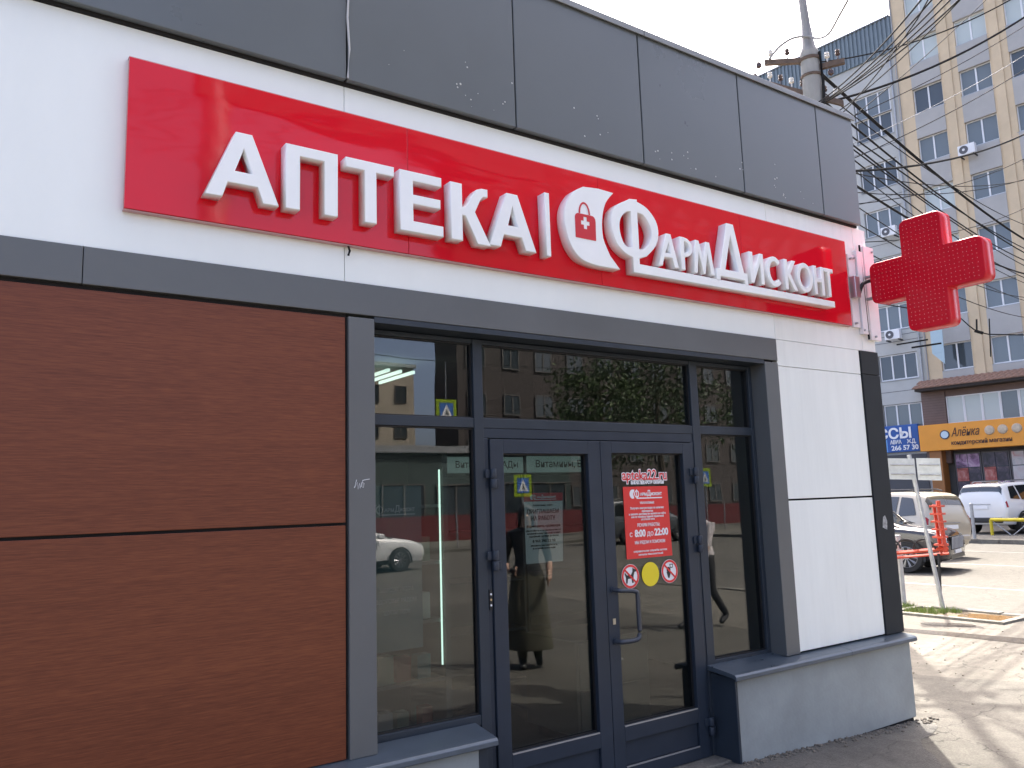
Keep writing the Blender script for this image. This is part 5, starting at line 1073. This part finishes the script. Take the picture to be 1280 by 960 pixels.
def hair(t, mt, long=0):
    q = MB(); n = 14; rings = []
    for i in range(7):
        a = math.pi/2*(1-i/6*1.05); rr = math.cos(a)
        ring = []
        for j in range(n):
            b_ = 2*math.pi*j/n; fr_ = max(0, math.cos(b_)); z = 1.615+.105*math.sin(a) - (.0 if i < 5 else (1-fr_)*(.05+long)*(i-4)/2) + (fr_*.05 if i > 4 else 0)
            ring.append((.038+.104*rr*math.cos(b_), .090*rr*math.sin(b_), z))
        rings.append(ring)
    for r_ in rings: q.v += r_
    for i in range(6):
        for j in range(n): q.f.append((i*n+j, i*n+(j+1) % n, (i+1)*n+(j+1) % n, (i+1)*n+j)); q.mi.append(0)
    o = q.build('hair', mt, None, 0, True); o.parent = t
def fingers(t, p, down=Vector((0, 0, -1))):
    p = Vector(p)
    for i, (dx, l) in enumerate(((-.024, .062), (-.008, .074), (.008, .070), (.024, .055))): MB().tube([tuple(p+Vector((dx, 0, 0))), tuple(p+Vector((dx, .006, 0))+down*l*.55), tuple(p+Vector((dx, -.004, 0))+down*l)], [.010, .009, .006], 6).build('finger', skin).parent = t
    MB().tube([tuple(p+Vector((.03, 0, .03))), tuple(p+Vector((.05, 0, 0))), tuple(p+Vector((.052, 0, -.025)))], [.012, .010, .007], 6).build('thumb', skin).parent = t
J = joints(.30, ((-.10, .22, 1.12), (-.05, .23, .88), (-.03, .23, .80)), ((.12, -.22, 1.13), (.28, -.22, .95), (.33, -.22, .90)))
p1 = person('grey haired walker in pale blouse and dark trousers mirrored beside the right-hand door', (8.75, -3.95, -.055), R_(180), J, E_, RAD, zone(lt, dk, hairm)); face(p1); hair(p1, hairm); fingers(p1, J['hal']); fingers(p1, J['har'])
bg_ = thing('shopping_bag', 'dark green shopping bag held by the grey haired walker', 'bag', (8.78, -4.18, .30)); q = MB(); gx_, gy_ = 8.78, -4.18
q.v = [(gx_-.10, gy_-.06, .34), (gx_+.10, gy_-.06, .34), (gx_+.10, gy_+.06, .34), (gx_-.10, gy_+.06, .34), (gx_-.06, gy_-.01, .66), (gx_+.06, gy_-.01, .66), (gx_+.06, gy_+.01, .66), (gx_-.06, gy_+.01, .66)]; q.f = [(0, 3, 2, 1), (4, 5, 6, 7), (0, 1, 5, 4), (1, 2, 6, 5), (2, 3, 7, 6), (3, 0, 4, 7)]; q.mi = [0]*6; q.build('bag_body', mat('green_bag', (.015, .045, .035), .5), bg_, .01); MB().tube([(gx_-.05, gy_, .66), (gx_-.03, gy_, .75), (gx_+.03, gy_, .75), (gx_+.05, gy_, .66)], .006, 5).build('bag_handle', MATS['green_bag'], bg_)
J2 = joints(.06, ((-.02, .24, 1.12), (.14, .20, 1.02), (.22, .14, 1.04)), ((-.02, -.24, 1.12), (.10, -.22, .95), (.17, -.20, .92)))
p2 = person('dark haired figure in long dark olive clothes mirrored in the left-hand door', (5.2, -3.2, .0), R_(120), J2, E_, {**RAD, 'knl': (.12, .12), 'knr': (.12, .12), 'hil': (.13, .12), 'hir': (.13, .12)}, zone(dk, olive_c, mat('dark_hair', (.02, .015, .012), .6))); face(p2); hair(p2, MATS['dark_hair'], .10); fingers(p2, J2['hal']); fingers(p2, J2['har'])
q = MB(); prof = [(.150, 1.06), (.175, .95), (.200, .75), (.235, .45), (.265, .22), (.262, .20)]; n_ = 20
for (r_, z_) in prof:
    for j in range(n_): a = 2*math.pi*j/n_; k = 1+.05*math.sin(a*5)*(1.06-z_); q.v.append((r_*.78*k*math.cos(a), r_*k*math.sin(a), z_))
for i in range(len(prof)-1):
    for j in range(n_): q.f.append((i*n_+j, i*n_+(j+1) % n_, (i+1)*n_+(j+1) % n_, (i+1)*n_+j)); q.mi.append(0)
o = q.build('skirt', olive_c, None, 0, True); o.parent = p2
